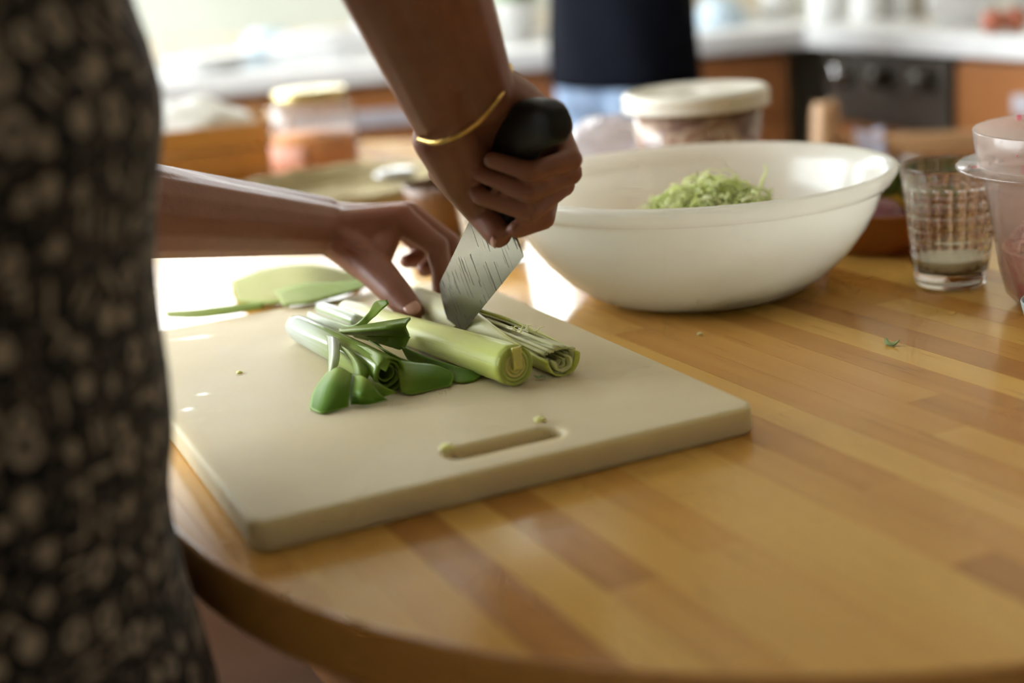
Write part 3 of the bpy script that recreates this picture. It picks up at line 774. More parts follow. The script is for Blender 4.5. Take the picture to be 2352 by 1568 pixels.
# pale leek leaves lying on the table behind the board
def table_leaf(rows, mat, label):
    g = [[onz(u, v, ZT + h) for u, v, h in r] for r in rows]
    V, Fc = patch(g, 24, 8); U = [(j / 7, i / 23) for i in range(24) for j in range(8)]
    o = mk('leek_leaf', V, Fc, MAT[mat], uv=U); solidify(o, .001); tag(o, label, 'leek leaf', 'trimmed leek leaves behind the board'); return o
MAT['leaf_pale'] = leaf_mat('pale_leek_leaf', [(0, (.50, .52, .17)), (.5, (.60, .60, .24)), (1, (.44, .48, .10))], .6)
MAT['leaf_fresh'] = leaf_mat('fresh_leek_leaf', [(0, (.50, .58, .22)), (.5, (.34, .46, .08)), (1, (.28, .40, .06))], .6)
table_leaf([[(528, 648, .004), (545, 694, .004)], [(610, 618, .016), (630, 696, .010)], [(720, 608, .022), (735, 675, .014)], [(828, 632, .006), (822, 652, .006)]], 'leaf_pale', 'broad pale leek leaf lying behind the board under the wrist')
table_leaf([[(632, 668, .022), (650, 702, .020)], [(700, 652, .026), (720, 694, .022)], [(790, 648, .026), (800, 672, .024)], [(862, 640, .026), (858, 650, .026)]], 'leaf_fresh', 'narrower bright green leek leaf lying over the board edge beside the wrist')
table_leaf([[(378, 716, .022), (384, 727, .020)], [(450, 712, .023), (456, 728, .020)], [(530, 702, .024), (540, 718, .021)], [(605, 696, .024), (604, 706, .022)]], 'leaf_fresh', 'thin green leek strip along the back edge of the board near the dress')
# crumbs
random.seed(21)
def crumb(u, v, z, s, mat, label, grp):
    c = onz(u, v, z); bm = bmesh.new(); bmesh.ops.create_icosphere(bm, subdivisions=2, radius=s)
    for w in bm.verts:
        k = 1 + .35 * mnoise.noise(Vector((w.co.x * 300 + u, w.co.y * 300, w.co.z * 300))); w.co = Vector((w.co.x * 1.3 * k, w.co.y * .9 * k, w.co.z * .55 * k + s * .5))
    bm.verts.index_update(); V = [tuple(c + np.array(w.co)) for w in bm.verts]; Fc = [tuple(w.index for w in f.verts) for f in bm.faces]; bm.free()
    tag(mk('leek_crumb', V, Fc, MAT[mat], uv=[(.5, .5)] * len(V)), label, 'leek crumb', grp)
crumb(1241, 968, ZB, .0030, 'leek_in', 'green leek crumb on the board just above the slot handle', 'crumbs on the board')
crumb(1026, 1032, ZB, .0036, 'leek_in', 'leek crumb at the left end of the slot handle', 'crumbs on the board')
crumb(550, 857, ZB, .0018, 'leek_in', 'tiny leek crumb on the board left of the leafy leek top', 'crumbs on the board')
crumb(1608, 769, ZT, .0018, 'leek_in', 'tiny leek crumb on the table in front of the milky bowl', 'crumbs on the table')
def curl(pts, z, label, w=.0022):
    P = [onz(u, v, z + h) for u, v, h in pts]
    V, Fc = tube(P, [w * .3, w, w, w * .25], 8, 16, .45); o = mk('leek_shred', V, Fc, MAT['leaf_white'], uv=[(0, .2)] * len(V)); tag(o, label, 'leek shred')
curl([(2034, 776, .002), (2040, 788, .001), (2055, 789, .001), (2066, 780, .004)], ZT + .0008, 'curled white leek shred on the table below the tumbler')
curl([(1226, 862, .001), (1236, 866, .001), (1246, 864, .001), (1254, 867, .002)], ZB + .0008, 'thin pale leek shred lying by the cut end of the stalk', .0012)

# ------------------------------------------------------------------ knife
KD = np.array([math.cos(math.radians(-65)), math.sin(math.radians(-65)), 0]); KU = np.array([0, 0, 1.0]); KN = np.array([KD[1], -KD[0], 0])   # KN faces the viewer's left
KS = .985
def kp(a, z, off=0.0): return KT + KS * (a * KD + z * KU) + off * KN
def blade_mat():
    t = NT('wet_knife_steel'); v = t.coord('Object')
    mp = t.n('ShaderNodeMapping'); mp.inputs['Rotation'].default_value = (0, math.radians(-35), 0); t.l(v, mp.inputs[0])
    u = t.n('ShaderNodeUVMap'); m2 = t.n('ShaderNodeMapping'); m2.inputs['Scale'].default_value = (330, 22, 1); t.l(u.outputs[0], m2.inputs[0])
    st = t.noise(m2.outputs[0], 1.0, 2, .5)
    sp = t.n('ShaderNodeSeparateXYZ'); t.l(u.outputs[0], sp.inputs[0])
    wet = t.noise(t.coord('UV', (30, 30, 1)), 1.0, 2)
    drops = t.math('MULTIPLY', t.math('GREATER_THAN', st, .585), t.math('GREATER_THAN', wet, .45))
    col = t.mix(drops, (.185, .19, .15), (.085, .09, .06))
    rr = t.math('MULTIPLY_ADD', drops, .12, .24)
    p = t.princ(Base_Color=col, Roughness=rr, Metallic=.95)
    t.l(t.bump(drops, .25, .0004), p.inputs['Normal'])
    return t.done(p.outputs[0])
MAT['blade'] = blade_mat()
MAT['handle'] = pm('black_handle_rubber', (.007, .008, .007), (.010, .011, .010), 60, .6, bump=.1, Specular_IOR_Level=.3)
knife = thing('kitchen_knife', 'broad bladed kitchen knife with a black handle, its tip in the slit leek', 'knife', kp(.06, .04))
outline = [(.116, .062), (.092, .0462), (.068, .0304), (.044, .0146), (.022, .0), (.004, -.0125), (-.008, -.0175), (-.018, -.0135), (-.0245, -.003), (-.0285, .008), (-.0295, .019), (-.012, .034), (.011, .0536), (.0334, .0728), (.055, .091), (.075, .108), (.088, .0975), (.0975, .0857)]
ed0, ed1 = np.array([.022, 0]), np.array([.116, .062]); ev = (ed1 - ed0) / np.linalg.norm(ed1 - ed0); en = np.array([-ev[1], ev[0]])
def thick(a, z): return .00015 + .0010 * min(1.0, max(0.0, float((np.array([a, z]) - ed0) @ en) / .030))
cxy = (.045, .045)
V, U = [], []
for s in (1, -1):
    for a, z in outline: V.append(kp(a, z, s * thick(a, z))); U.append((float((np.array([a, z]) - ed0) @ ev), float((np.array([a, z]) - ed0) @ en)))
    for k in (.66, .33):
        for a, z in outline:
            b = (cxy[0] + (a - cxy[0]) * k, cxy[1] + (z - cxy[1]) * k); V.append(kp(*b, s * thick(*b))); U.append((float((np.array(b) - ed0) @ ev), float((np.array(b) - ed0) @ en)))
    V.append(kp(*cxy, s * thick(*cxy))); U.append((float((np.array(cxy) - ed0) @ ev), float((np.array(cxy) - ed0) @ en)))
n = len(outline); B1 = 3 * n + 1; Fc = []
for s in (0, 1):
    o = s * B1
    for k in range(2):
        for j in range(n): Fc.append((o + k * n + j, o + k * n + (j + 1) % n, o + (k + 1) * n + (j + 1) % n, o + (k + 1) * n + j))
    for j in range(n): Fc.append((o + 2 * n + j, o + 2 * n + (j + 1) % n, o + 3 * n))
for j in range(n): Fc.append((j, (j + 1) % n, B1 + (j + 1) % n, B1 + j))
mk('blade', V, Fc, MAT['blade'], knife, smooth=False, uv=U)
# handle: centre line (a, z), half height, half thickness
HL = [(.0965, .0800, .0085, .0065), (.0935, .0900, .0115, .0080), (.0955, .1005, .0112, .0090), (.1010, .1140, .0110, .0105), (.1085, .1250, .0135, .0115), (.1210, .1370, .0160, .0120), (.1380, .1480, .0165, .0120), (.1560, .1515, .0150, .0115), (.1720, .1525, .0130, .0105), (.1815, .1525, .0085, .0070)]
hs = spline(HL, 30); secs = []
for i, (a, z, hh, ht) in enumerate(hs):
    q0, q1 = hs[max(i - 1, 0)], hs[min(i + 1, 29)]; d = np.array([q1[0] - q0[0], q1[1] - q0[1]]); d /= np.linalg.norm(d); nn = (-d[1], d[0])
    ring = []
    for j in range(20):
        an = 2 * math.pi * j / 20; ca, sa_ = math.cos(an), math.sin(an)
        ca = math.copysign(abs(ca) ** .75, ca); sa_ = math.copysign(abs(sa_) ** .75, sa_)
        ring.append(kp(a + nn[0] * hh * ca, z + nn[1] * hh * ca, ht * sa_))
    secs.append(ring)
V, Fc = rings(secs); mk('handle', V, Fc, MAT['handle'], knife)

# ------------------------------------------------------------------ bodies: tapered limbs fused into one skin
def cap(p0, p1, r0, r1, n=14, h=4):
    p0, p1 = np.array(p0, float), np.array(p1, float); d = p1 - p0; L = np.linalg.norm(d); t = d / L if L > 1e-9 else np.array([0, 0, 1.0])
    a = np.cross(t, [0, 0, 1.0] if abs(t[2]) < .9 else [1.0, 0, 0]); a /= np.linalg.norm(a); b = np.cross(t, a)
    secs = []
    for i in range(h): q = math.pi / 2 * (1 - (i + .15) / h); secs.append((p0 - t * r0 * math.sin(q), r0 * math.cos(q)))
    secs += [(p0, r0), (p1, r1)]
    for i in range(h - 1, -1, -1): q = math.pi / 2 * (1 - (i + .15) / h); secs.append((p1 + t * r1 * math.sin(q), r1 * math.cos(q)))
    return rings([[c + r * (math.cos(x) * a + math.sin(x) * b) for x in [2 * math.pi * j / n for j in range(n)]] for c, r in secs])
def chain(pts, rad): return [cap(pts[i], pts[i + 1], rad[i], rad[i + 1]) for i in range(len(pts) - 1)]
def ell(c, ax, n=20, m=12, rz=0.0):
    secs = []
    for i in range(m + 1):
        f = math.pi * (i + .01) / (m + .02); secs.append([(ax[0] * math.sin(f) * math.cos(a), ax[1] * math.sin(f) * math.sin(a), -ax[2] * math.cos(f)) for a in [2 * math.pi * j / n for j in range(n)]])
    V, Fc = rings(secs); return xf(V, c, rz), Fc
def fuse(name, parts, voxel, smooth_it, mat, parent):
    V, Fc = merge(*parts)
    me = bpy.data.meshes.new('tmp'); me.from_pydata([tuple(map(float, p)) for p in V], [], Fc)
    bm = bmesh.new(); bm.from_mesh(me); bmesh.ops.recalc_face_normals(bm, faces=bm.faces); bm.to_mesh(me); bm.free()
    tmp = bpy.data.objects.new('tmp', me); COL.objects.link(tmp)
    r = tmp.modifiers.new('r', 'REMESH'); r.mode = 'VOXEL'; r.voxel_size = voxel
    s = tmp.modifiers.new('s', 'SMOOTH'); s.factor = .5; s.iterations = smooth_it
    if voxel < .003: dm = tmp.modifiers.new('d', 'DECIMATE'); dm.ratio = .35
    dg = bpy.context.evaluated_depsgraph_get()
    out = bpy.data.meshes.new_from_object(tmp.evaluated_get(dg)); out.name = name
    bpy.data.objects.remove(tmp); bpy.data.meshes.remove(me)
    off = Vector(parent.location) if parent else Vector((0, 0, 0)); out.transform(Matrix.Translation(-off))
    out.polygons.foreach_set('use_smooth', [True] * len(out.polygons))
    return obj(name, out, mat, parent)
def skin_mat(name, c1, c2, red):
    t = NT(name); v = t.coord('Object')
    f = t.noise(v, 26, 5, .6); f2 = t.noise(v, 9, 3)
    col = t.ramp(f, [(.3, c1), (.7, c2)])
    col = t.mix(t.math('MULTIPLY', t.math('SUBTRACT', f2, .5, clamp=True), 1.6), col, red)
    fine = t.noise(v, 900, 3, .6); cre = t.noise(t.coord('Object', (1, 1, 1)), 170, 4, .65)
    p = t.princ(Base_Color=col, Roughness=.47, Subsurface_Weight=.12, Subsurface_Radius=(.010, .004, .002), Subsurface_Scale=.6, Specular_IOR_Level=.45)
    t.l(t.bump(t.math('ADD', t.math('MULTIPLY', fine, .5), cre), .22, .0012), p.inputs['Normal'])
    return t.done(p.outputs[0])
MAT['skin'] = skin_mat('warm_skin', (.27, .108, .062), (.215, .080, .045), (.32, .084, .05))
MAT['nail'] = pm('fingernail', (.58, .33, .25), (.52, .28, .21), 40, .28)
A3 = lambda *p: np.array(p, float)
HIP = A3(-.345, .655, 0)
woman = thing('person', 'person in a black and cream printed dress slicing leek at the table', 'person', HIP)
FAC = math.radians(35); wf = A3(math.cos(FAC), math.sin(FAC), 0); wr = A3(math.sin(FAC), -math.cos(FAC), 0)
B = []
# right hand on the knife
WR = aty(1060, 232, .876); bx = A3(.93, -.05, .36); bx /= np.linalg.norm(bx)
EL = aty(805, -420, .745); SHR = A3(-.15, .52, 1.26)
B += [cap(WR - bx * .0125, EL - bx * .012, .0225, .036), cap(WR + bx * .0135, EL + bx * .012, .0210, .036)]
mid = WR + (EL - WR) * .55; B.append(cap(WR + (EL - WR) * .2, EL, .025, .043))
B += chain([EL, SHR], [.044, .058])
def hp(a, z): return kp(a, z)
sI, sP = A3(*hp(.0935, .0945)), A3(*hp(.1200, .1345))
hx = (sP - sI) / np.linalg.norm(sP - sI)
e1 = A3(1, 0, 0) - hx[0] * hx; e1 /= np.linalg.norm(e1); e2 = np.cross(hx, e1)
FING = [  # along, (theta, rho) x4, scale
    (.03, [(86, .035), (28, .034), (-28, .028), (-74, .0245)], .92),
    (.32, [(74, .036), (10, .0365), (-62, .0265), (-150, .0215)], .90),
    (.66, [(60, .036), (-2, .0365), (-72, .0260), (-158, .0215)], .88),
    (1.00, [(44, .036), (-14, .0345), (-76, .0250), (-140, .0220)], .80)]
mcp = []; KNU = []
for f, js, sc in FING:
    c = sI + (sP - sI) * f; J = [c + rho * (math.cos(math.radians(th)) * e1 + math.sin(math.radians(th)) * e2) for th, rho in js]
    J[3] = J[3] - hx * .002
    B += chain(J, [.0105 * sc, .0088 * sc, .0080 * sc, .0068 * sc]); B.append(ell(J[1], (.0095 * sc,) * 3, 12, 8)); mcp.append(J[0]); KNU.append(J)
carp = [WR + bx * o for o in (-.016, -.004, .008, .019)]
for c, m_, r in zip(carp, mcp, (.0150, .0150, .0150, .0160)): B.append(cap(c, m_, r, .0118))
B += chain([WR + bx * .020, aty(1188, 240, .893), aty(1255, 300, .908), mcp[3]], [.016, .0165, .0140, .0105])
TH = [aty(1012, 318, .884), aty(1062, 418, .908), aty(1108, 486, .914), aty(1144, 537, .8985)]
B += chain(TH, [.0180, .0150, .0112, .0092])
B += [cap(WR - bx * .012, aty(1075, 380, .905), .019, .018), cap(aty(1075, 380, .905), mcp[0], .017, .011), cap(TH[1], mcp[0], .0125, .010), cap(aty(1100, 350, .915), mcp[2], .016, .011)]
B.append(cap(aty(1010, 395, .905), aty(1075, 465, .922), .008, .008))
# left hand holding the leek
LW = aty(748, 517, 1.130); ly_ = A3(-.28, .93, .12); ly_ /= np.linalg.norm(ly_)
LE = aty(165, 468, .952); SHL = A3(-.335, .835, 1.14)
B += [cap(LW - ly_ * .011, LE - ly_ * .008, .0208, .036), cap(LW + ly_ * .012, LE + ly_ * .008, .0205, .036), cap(LW + (LE - LW) * .30, LE, .0225, .041)]
B += chain([LE, SHL], [.042, .055])
LM = [aty(922, 503, 1.117), aty(938, 497, 1.139), aty(930, 502, 1.160), aty(912, 512, 1.178)]
LF = [[LM[0], aty(1004, 566, 1.105), aty(1014, 622, 1.095), aty(1012, 664, 1.091)],
      [LM[1], aty(1030, 560, 1.131), aty(1047, 612, 1.123), aty(1040, 652, 1.117)],
      [LM[2], aty(1008, 568, 1.155), aty(1000, 604, 1.150), aty(976, 618, 1.143)],
      [LM[3], aty(972, 570, 1.173), aty(958, 596, 1.168), aty(934, 600, 1.161)]]
for J, sc in zip(LF, (1.0, 1.04, .98, .88)):
    B += chain(J, [.0118 * sc, .0096 * sc, .0086 * sc, .0070 * sc]); B.append(ell(J[1], (.0102 * sc,) * 3, 12, 8))
for o, m_ in zip((-.016, -.005, .006, .016), LM): B.append(cap(LW + ly_ * o, m_, .0165, .0125))
LT = [aty(796, 556, 1.114), aty(858, 616, 1.088), aty(912, 675, 1.060), aty(945, 714, 1.046)]
B += chain(LT, [.0195, .0150, .0122, .0098])
B += [cap(LW - ly_ * .010, LT[0], .0200, .0195), cap(LT[0], LM[0], .0190, .0120), cap(LT[1], aty(886, 548, 1.110), .0115, .0115), cap(LW - ly_ * .012, LT[1], .018, .0135)]
# torso, neck, head, legs
NECK = A3(-.225, .70, 1.27); CHEST = A3(-.255, .685, 1.14); PEL = A3(-.345, .655, .90)
B += [cap(SHR, NECK, .055, .05), cap(SHL + A3(0, 0, .0), NECK, .055, .05), cap(CHEST + wr * .05, PEL + wr * .05, .085, .09), cap(CHEST - wr * .05, PEL - wr * .05, .085, .09),
      cap(SHR, CHEST, .06, .08), cap(SHL, CHEST, .06, .08), cap(NECK, NECK + A3(.05, .035, .09), .05, .048)]
HEAD = NECK + A3(.075, .052, .165)
B.append(ell(HEAD, (.092, .076, .112), 24, 16, FAC)); B.append(cap(HEAD + wf * .06 + A3(0, 0, -.055), HEAD + wf * .045 + A3(0, 0, -.085), .035, .03))
B += [cap(HEAD + wf * .088 + A3(0, 0, .01), HEAD + wf * .104 + A3(0, 0, -.022), .010, .013)]
for s in (-1, 1): B.append(ell(HEAD + wr * s * .077 + A3(0, 0, -.005), (.012, .010, .030), 10, 8, FAC))
for s in (-1, 1):
    hip_, kn, an = PEL + wr * s * .085 + A3(0, 0, -.05), A3(*(HIP + wr * s * .085 + wf * .02)[:2], .47), A3(*(HIP + wr * s * .09 - wf * .02)[:2], .085)
    B += chain([hip_, kn, an], [.082, .055, .036]); B.append(cap(an + A3(0, 0, -.048) - wf * .03, an + A3(0, 0, -.058) + wf * .15, .034, .024))
body = fuse('body', B, .0019, 3, MAT['skin'], woman)
# nails
def nail(c, along, out, L, Wd, name='fingernail'):
    along = along / np.linalg.norm(along); out = out - along * (out @ along); out /= np.linalg.norm(out); s = np.cross(along, out)
    V = []
    for i in range(7):
        for j in range(7):
            u, v = -1 + 2 * i / 6, -1 + 2 * j / 6; k = math.sqrt(max(0, 1 - .5 * v * v)); q = math.sqrt(max(0, 1 - .5 * u * u))
            V.append(c + along * u * k * L + s * v * q * Wd - out * (.0016 * v * v + .0007 * u * u))
    Fc = [(i * 7 + j, i * 7 + j + 1, (i + 1) * 7 + j + 1, (i + 1) * 7 + j) for i in range(6) for j in range(6)]
    solidify(mk(name, V, Fc, MAT['nail'], body), .0006)
def tocam(p): d = CAMP - p; return d / np.linalg.norm(d)
tl = LT[3] - LT[2]; ol = tocam(LT[3]) + A3(.15, 0, .25)
nail(LT[3] + tl / np.linalg.norm(tl) * .0030 + (ol - tl * (ol @ tl) / (tl @ tl)) / np.linalg.norm(ol - tl * (ol @ tl) / (tl @ tl)) * .0093, tl, ol, .0074, .0064)
tr_ = TH[3] - TH[2]; o2 = tocam(TH[3]) + A3(-.1, 0, -.9)
nail(TH[3] + tr_ / np.linalg.norm(tr_) * .0035 + (o2 - tr_ * (o2 @ tr_) / (tr_ @ tr_)) / np.linalg.norm(o2 - tr_ * (o2 @ tr_) / (tr_ @ tr_)) * .0076, tr_, o2, .0055, .0048)
# gold bangle
MAT['gold'] = pm('gold_chain', (.85, .60, .20), (.72, .46, .12), 300, .28, 1.0, bump=.4, bscale=700)
bp = [(962, 320, .868), (1000, 327, .853), (1045, 314, .846), (1090, 287, .844), (1127, 250, .848), (1156, 208, .858), (1173, 172, .872), (1166, 147, .888), (1130, 152, .902), (1060, 215, .916), (990, 285, .900)]
bpts = [aty(*p) for p in bp]
loop = spline(bpts[-2:] + bpts + bpts[:3], 160); n0 = int(160 * 2 / (len(bpts) + 4)); 
ring_pts = [p for i, p in enumerate(spline(bpts + bpts[:1], 120))]
mk('bracelet', *tube(ring_pts, .0015, 10), MAT['gold'], woman)
# hair, gathered up
MAT['hair'] = pm('dark_brown_hair', (.05, .028, .016), (.03, .016, .01), 90, .45, bump=.4, stretch=(1, 1, .2))
hb = [ell(HEAD + A3(-.014, -.010, .022), (.096, .084, .108), 24, 14, FAC), ell(HEAD - wf * .105 + A3(0, 0, .03), (.045, .045, .042), 16, 10)]
hair = fuse('hair', hb, .006, 4, MAT['hair'], woman)

# printed dress
def dress_mat():
    t = NT('black_dress_print'); uv = t.n('ShaderNodeUVMap')
    ink = None
    def layer(scale, off, thr, seed):
        mp = t.n('ShaderNodeMapping'); mp.inputs['Scale'].default_value = (scale, scale, 1); mp.inputs['Location'].default_value = (off, off * .7, seed); t.l(uv.outputs[0], mp.inputs[0])
        vo = t.n('ShaderNodeTexVoronoi', voronoi_dimensions='2D'); vo.inputs['Scale'].default_value = 1.0; vo.inputs['Randomness'].default_value = .62; t.l(mp.outputs[0], vo.inputs['Vector'])
        sub = t.n('ShaderNodeVectorMath', operation='SUBTRACT'); t.l(mp.outputs[0], sub.inputs[0]); t.l(vo.outputs['Position'], sub.inputs[1])
        rgb = t.n('ShaderNodeSeparateColor'); t.l(vo.outputs['Color'], rgb.inputs[0]); r0, r1, r2 = rgb.outputs
        ro = t.n('ShaderNodeVectorRotate', rotation_type='Z_AXIS'); t.l(sub.outputs[0], ro.inputs['Vector'])
        t.l(t.math('MULTIPLY', t.math('FLOOR', t.math('MULTIPLY', r2, 4)), .785), ro.inputs['Angle'])
        sp = t.n('ShaderNodeSeparateXYZ'); t.l(ro.outputs[0], sp.inputs[0])
        x, y = t.math('ABSOLUTE', sp.outputs[0]), t.math('ABSOLUTE', sp.outputs[1]); d = vo.outputs['Distance']
        size = t.math('MULTIPLY_ADD', r1, .16, .17)
        dot = t.math('LESS_THAN', d, size)
        ring = t.math('MULTIPLY', t.math('LESS_THAN', d, t.math('ADD', size, .10)), t.math('GREATER_THAN', d, t.math('MULTIPLY', size, .62)))
        bar = t.math('MULTIPLY', t.math('LESS_THAN', x, .36), t.math('LESS_THAN', y, .085))
        bars = t.math('MULTIPLY', t.math('LESS_THAN', x, .30), t.math('MULTIPLY', t.math('LESS_THAN', y, .25), t.math('GREATER_THAN', y, .12)))
        dia = t.math('LESS_THAN', t.math('ADD', x, y), t.math('MULTIPLY', size, 1.25))
        chev = t.math('MULTIPLY', t.math('LESS_THAN', t.math('ABSOLUTE', t.math('SUBTRACT', t.math('ADD', sp.outputs[1], x), .12)), .10), t.math('LESS_THAN', x, .32))
        def pick(lo, hi, v): return t.math('MULTIPLY', v, t.math('MULTIPLY', t.math('GREATER_THAN', r0, lo), t.math('LESS_THAN', r0, hi)))
        s = pick(-.1, .34, dot)
        for lo, hi, v in ((.34, .50, ring), (.50, .64, bar), (.64, .74, bars), (.74, .87, dia), (.87, 1.1, chev)): s = t.math('MAXIMUM', s, pick(lo, hi, v))
        return s
    s = layer(50, 0, 0, 0)
    s = t.math('MAXIMUM', s, t.math('MULTIPLY', layer(105, 3.3, 0, 5), .35))
    weave = t.noise(t.coord('UV', (1500, 1500, 1)), 1.0, 2)
    col = t.mix(s, (.006, .006, .0065), (.34, .28, .22))
    p = t.princ(Base_Color=col, Roughness=.85, Specular_IOR_Level=.2, Sheen_Weight=.1)
    t.l(t.bump(weave, .2, .0005), p.inputs['Normal'])
    return t.done(p.outputs[0])
MAT['dress'] = dress_mat()
SIL = [(300, -30), (305, 0), (340, 80), (374, 200), (380, 280), (366, 400), (357, 500), (358, 600), (370, 720), (390, 860), (400, 980), (388, 1080), (395, 1180), (430, 1330), (470, 1450), (505, 1568)]
da, db = .185, .135
def centre_for(sx, cy):
    m = np.array([1, -sx]); m /= np.linalg.norm(m); h = math.sqrt((da * (m @ wr[:2])) ** 2 + (db * (m @ wf[:2])) ** 2); cx = (-h - m[1] * cy) / m[0]
    tp_ = np.array([cx, cy]) + (da * da * (m @ wr[:2]) * wr[:2] + db * db * (m @ wf[:2]) * wf[:2]) / h
    return cx, tp_
prof = []
for u, v in SIL:
    R = ray(u, v); R = R / R[1]; cx, tp_ = centre_for(R[0], .655); prof.append((CAMP[2] + R[2] * tp_[1], cx, .655, da, db))
prof = sorted(prof)
lo_ = prof[0]; hi_ = prof[-1]
full = [(.30, lo_[1] - .02, .645, da + .03, db + .05), (.45, lo_[1] - .01, .65, da + .015, db + .02), (.60, lo_[1], .655, da, db)] + prof + \
       [(1.12, hi_[1] + .012, .665, .172, .125), (1.20, -.262, .678, .165, .115), (1.245, -.245, .685, .13, .10), (1.275, -.232, .695, .095, .085)]
secs = []; uvl = []; N = 72; acc = 0
zz = np.linspace(full[0][0], full[-1][0], 90)
F_ = np.array(full)
for i, z in enumerate(zz):
    cx, cy, a, b = [float(np.interp(z, F_[:, 0], F_[:, k])) for k in (1, 2, 3, 4)]
    ring = []
    for j in range(N):
        an = 2 * math.pi * j / N
        fold = 1 + (.035 * max(0, (.72 - z) / .4)) * math.sin(9 * an + 3 * z) 
        p = A3(cx, cy, z) + fold * (a * math.cos(an) * wr + b * math.sin(an) * wf); ring.append(p); uvl.append((an * .16, z))
    secs.append(ring)
V, Fc = rings(secs, False, False)
dress = mk('dress', V, Fc, MAT['dress'], woman, uv=uvl)
# seam of the wrap: make the texture jump fall on her back
solidify(dress, .0015, -1)

# ------------------------------------------------------------------ things on the far half of the table
MAT['lid'] = pm('cream_tub_lid', (.80, .77, .68), (.76, .72, .62), 12, .35)
def marble_mat():
    t = NT('brown_and_cream_marbling'); v = t.coord('Object', (1, 1, .8))
    f = t.noise(v, 22, 3, .5, dist=1.6)
    col = t.ramp(f, [(.36, (.14, .034, .012)), (.47, (.30, .10, .04)), (.54, (.85, .66, .48)), (.62, (.46, .20, .08)), (.72, (.18, .05, .018))])
    return t.done(t.princ(Base_Color=col, Roughness=.45).outputs[0])
MAT['marble'] = marble_mat()
MAT['clear_plastic'] = cloudy_plastic('clear_thin_plastic', (.94, .94, .94), .5, .90, .12)
tc = A3(.2215, 1.56, ZT)
tub = thing('plastic_tub', 'clear tub of brown and cream marbled food with a cream lid, behind the bowl', 'tub', tc)
mk('filling', *lathe([(0, .004), (.060, .004), (.0655, .06), (.0675, .100), (0, .104)], tc, 48), MAT['marble'], tub)
mk('body', *lathe([(0, 0), (.060, 0), (.063, .003), (.0685, .06), (.071, .112), (.0695, .112), (.067, .06), (.0615, .0045), (0, .0035)], tc, 64), MAT['clear_plastic'], tub)
mk('lid', *lathe([(.0722, .106), (.0790, .106), (.0802, .108), (.0790, .111), (.0772, .1118), (.0795, .114), (.0800, .119), (.0780, .124), (.0740, .1262), (.0700, .1235), (.030, .1228), (0, .1228), (0, .1195), (.0690, .1195), (.0722, .116)], tc, 96), MAT['lid'], tub)
# crumpled plastic bag and cucumber
MAT['bag'] = cloudy_plastic('crumpled_bag_film', (.88, .86, .90), .5, .45, .18)
def crumple(c, ax, seed, amp=.25, n=28, m=18, power=.8):
    V, Fc = ell((0, 0, 0), (1, 1, 1), n, m); out = []
    for x, y, z in V:
        k = 1 + amp * mnoise.fractal(Vector((x * 1.8 + seed, y * 1.8, z * 1.8)), .8, 2.2, 4)
        out.append((c[0] + x * k * ax[0], c[1] + y * k * ax[1], c[2] + ax[2] * (1 + max(-1, z * k))))
    return out, Fc
bagc = aty(1400, 320, 1.62); bagc = A3(bagc[0] - .01, 1.66, ZT)
tag(mk('plastic_bag', *crumple(bagc, (.062, .05, .045), 3.1, .30), MAT['bag']), 'crumpled clear plastic bag of orange vegetables left of the lidded tub', 'plastic bag')
MAT['orange_veg'] = pm('orange_vegetable_skin', (.72, .26, .08), (.62, .2, .06), 20, .5)
for i, (dx_, dy_) in enumerate(((.0, .0), (.022, .012))):
    tag(mk('carrot', *tube([bagc + A3(dx_ - .02, dy_, .02), bagc + A3(dx_ + .005, dy_ - .01, .03), bagc + A3(dx_ + .02, dy_ - .02, .026)], [.008, .013, .006], 12, 10), MAT['orange_veg']),
        ('orange carrot inside the plastic bag, left one', 'orange carrot inside the plastic bag, right one')[i], 'carrot', 'carrots in the bag')
MAT['cucumber'] = pm('cucumber_skin', (.055, .10, .02), (.10, .16, .035), 40, .4, bump=.2)
cu0, cu1 = onz(1302, 334, ZT + .022), onz(1440, 279, ZT + .024)
cu0 = aty(1300, 332, 1.92); cu1 = aty(1432, 282, 2.02)
cuz = ZT + .021; cu0[2] = cuz; cu1[2] = cuz
cucu = thing('cucumber', 'dark green cucumber lying behind the knife handle', 'cucumber', (*((cu0 + cu1) / 2)[:2], ZT))
d_ = (cu1 - cu0) / np.linalg.norm(cu1 - cu0)
mk('skin', *tube([cu0 - d_ * .03, cu0 - d_ * .022, cu0, (cu0 + cu1) / 2 + A3(0, 0, .003), cu1, cu1 + d_ * .02, cu1 + d_ * .03], [.004, .014, .0195, .0205, .0190, .012, .003], 20, 40), MAT['cucumber'], cucu)
mk('stem', *tube([cu1 + d_ * .028, cu1 + d_ * .038], [.003, .0035], 8, 3), MAT['cucumber'], cucu)
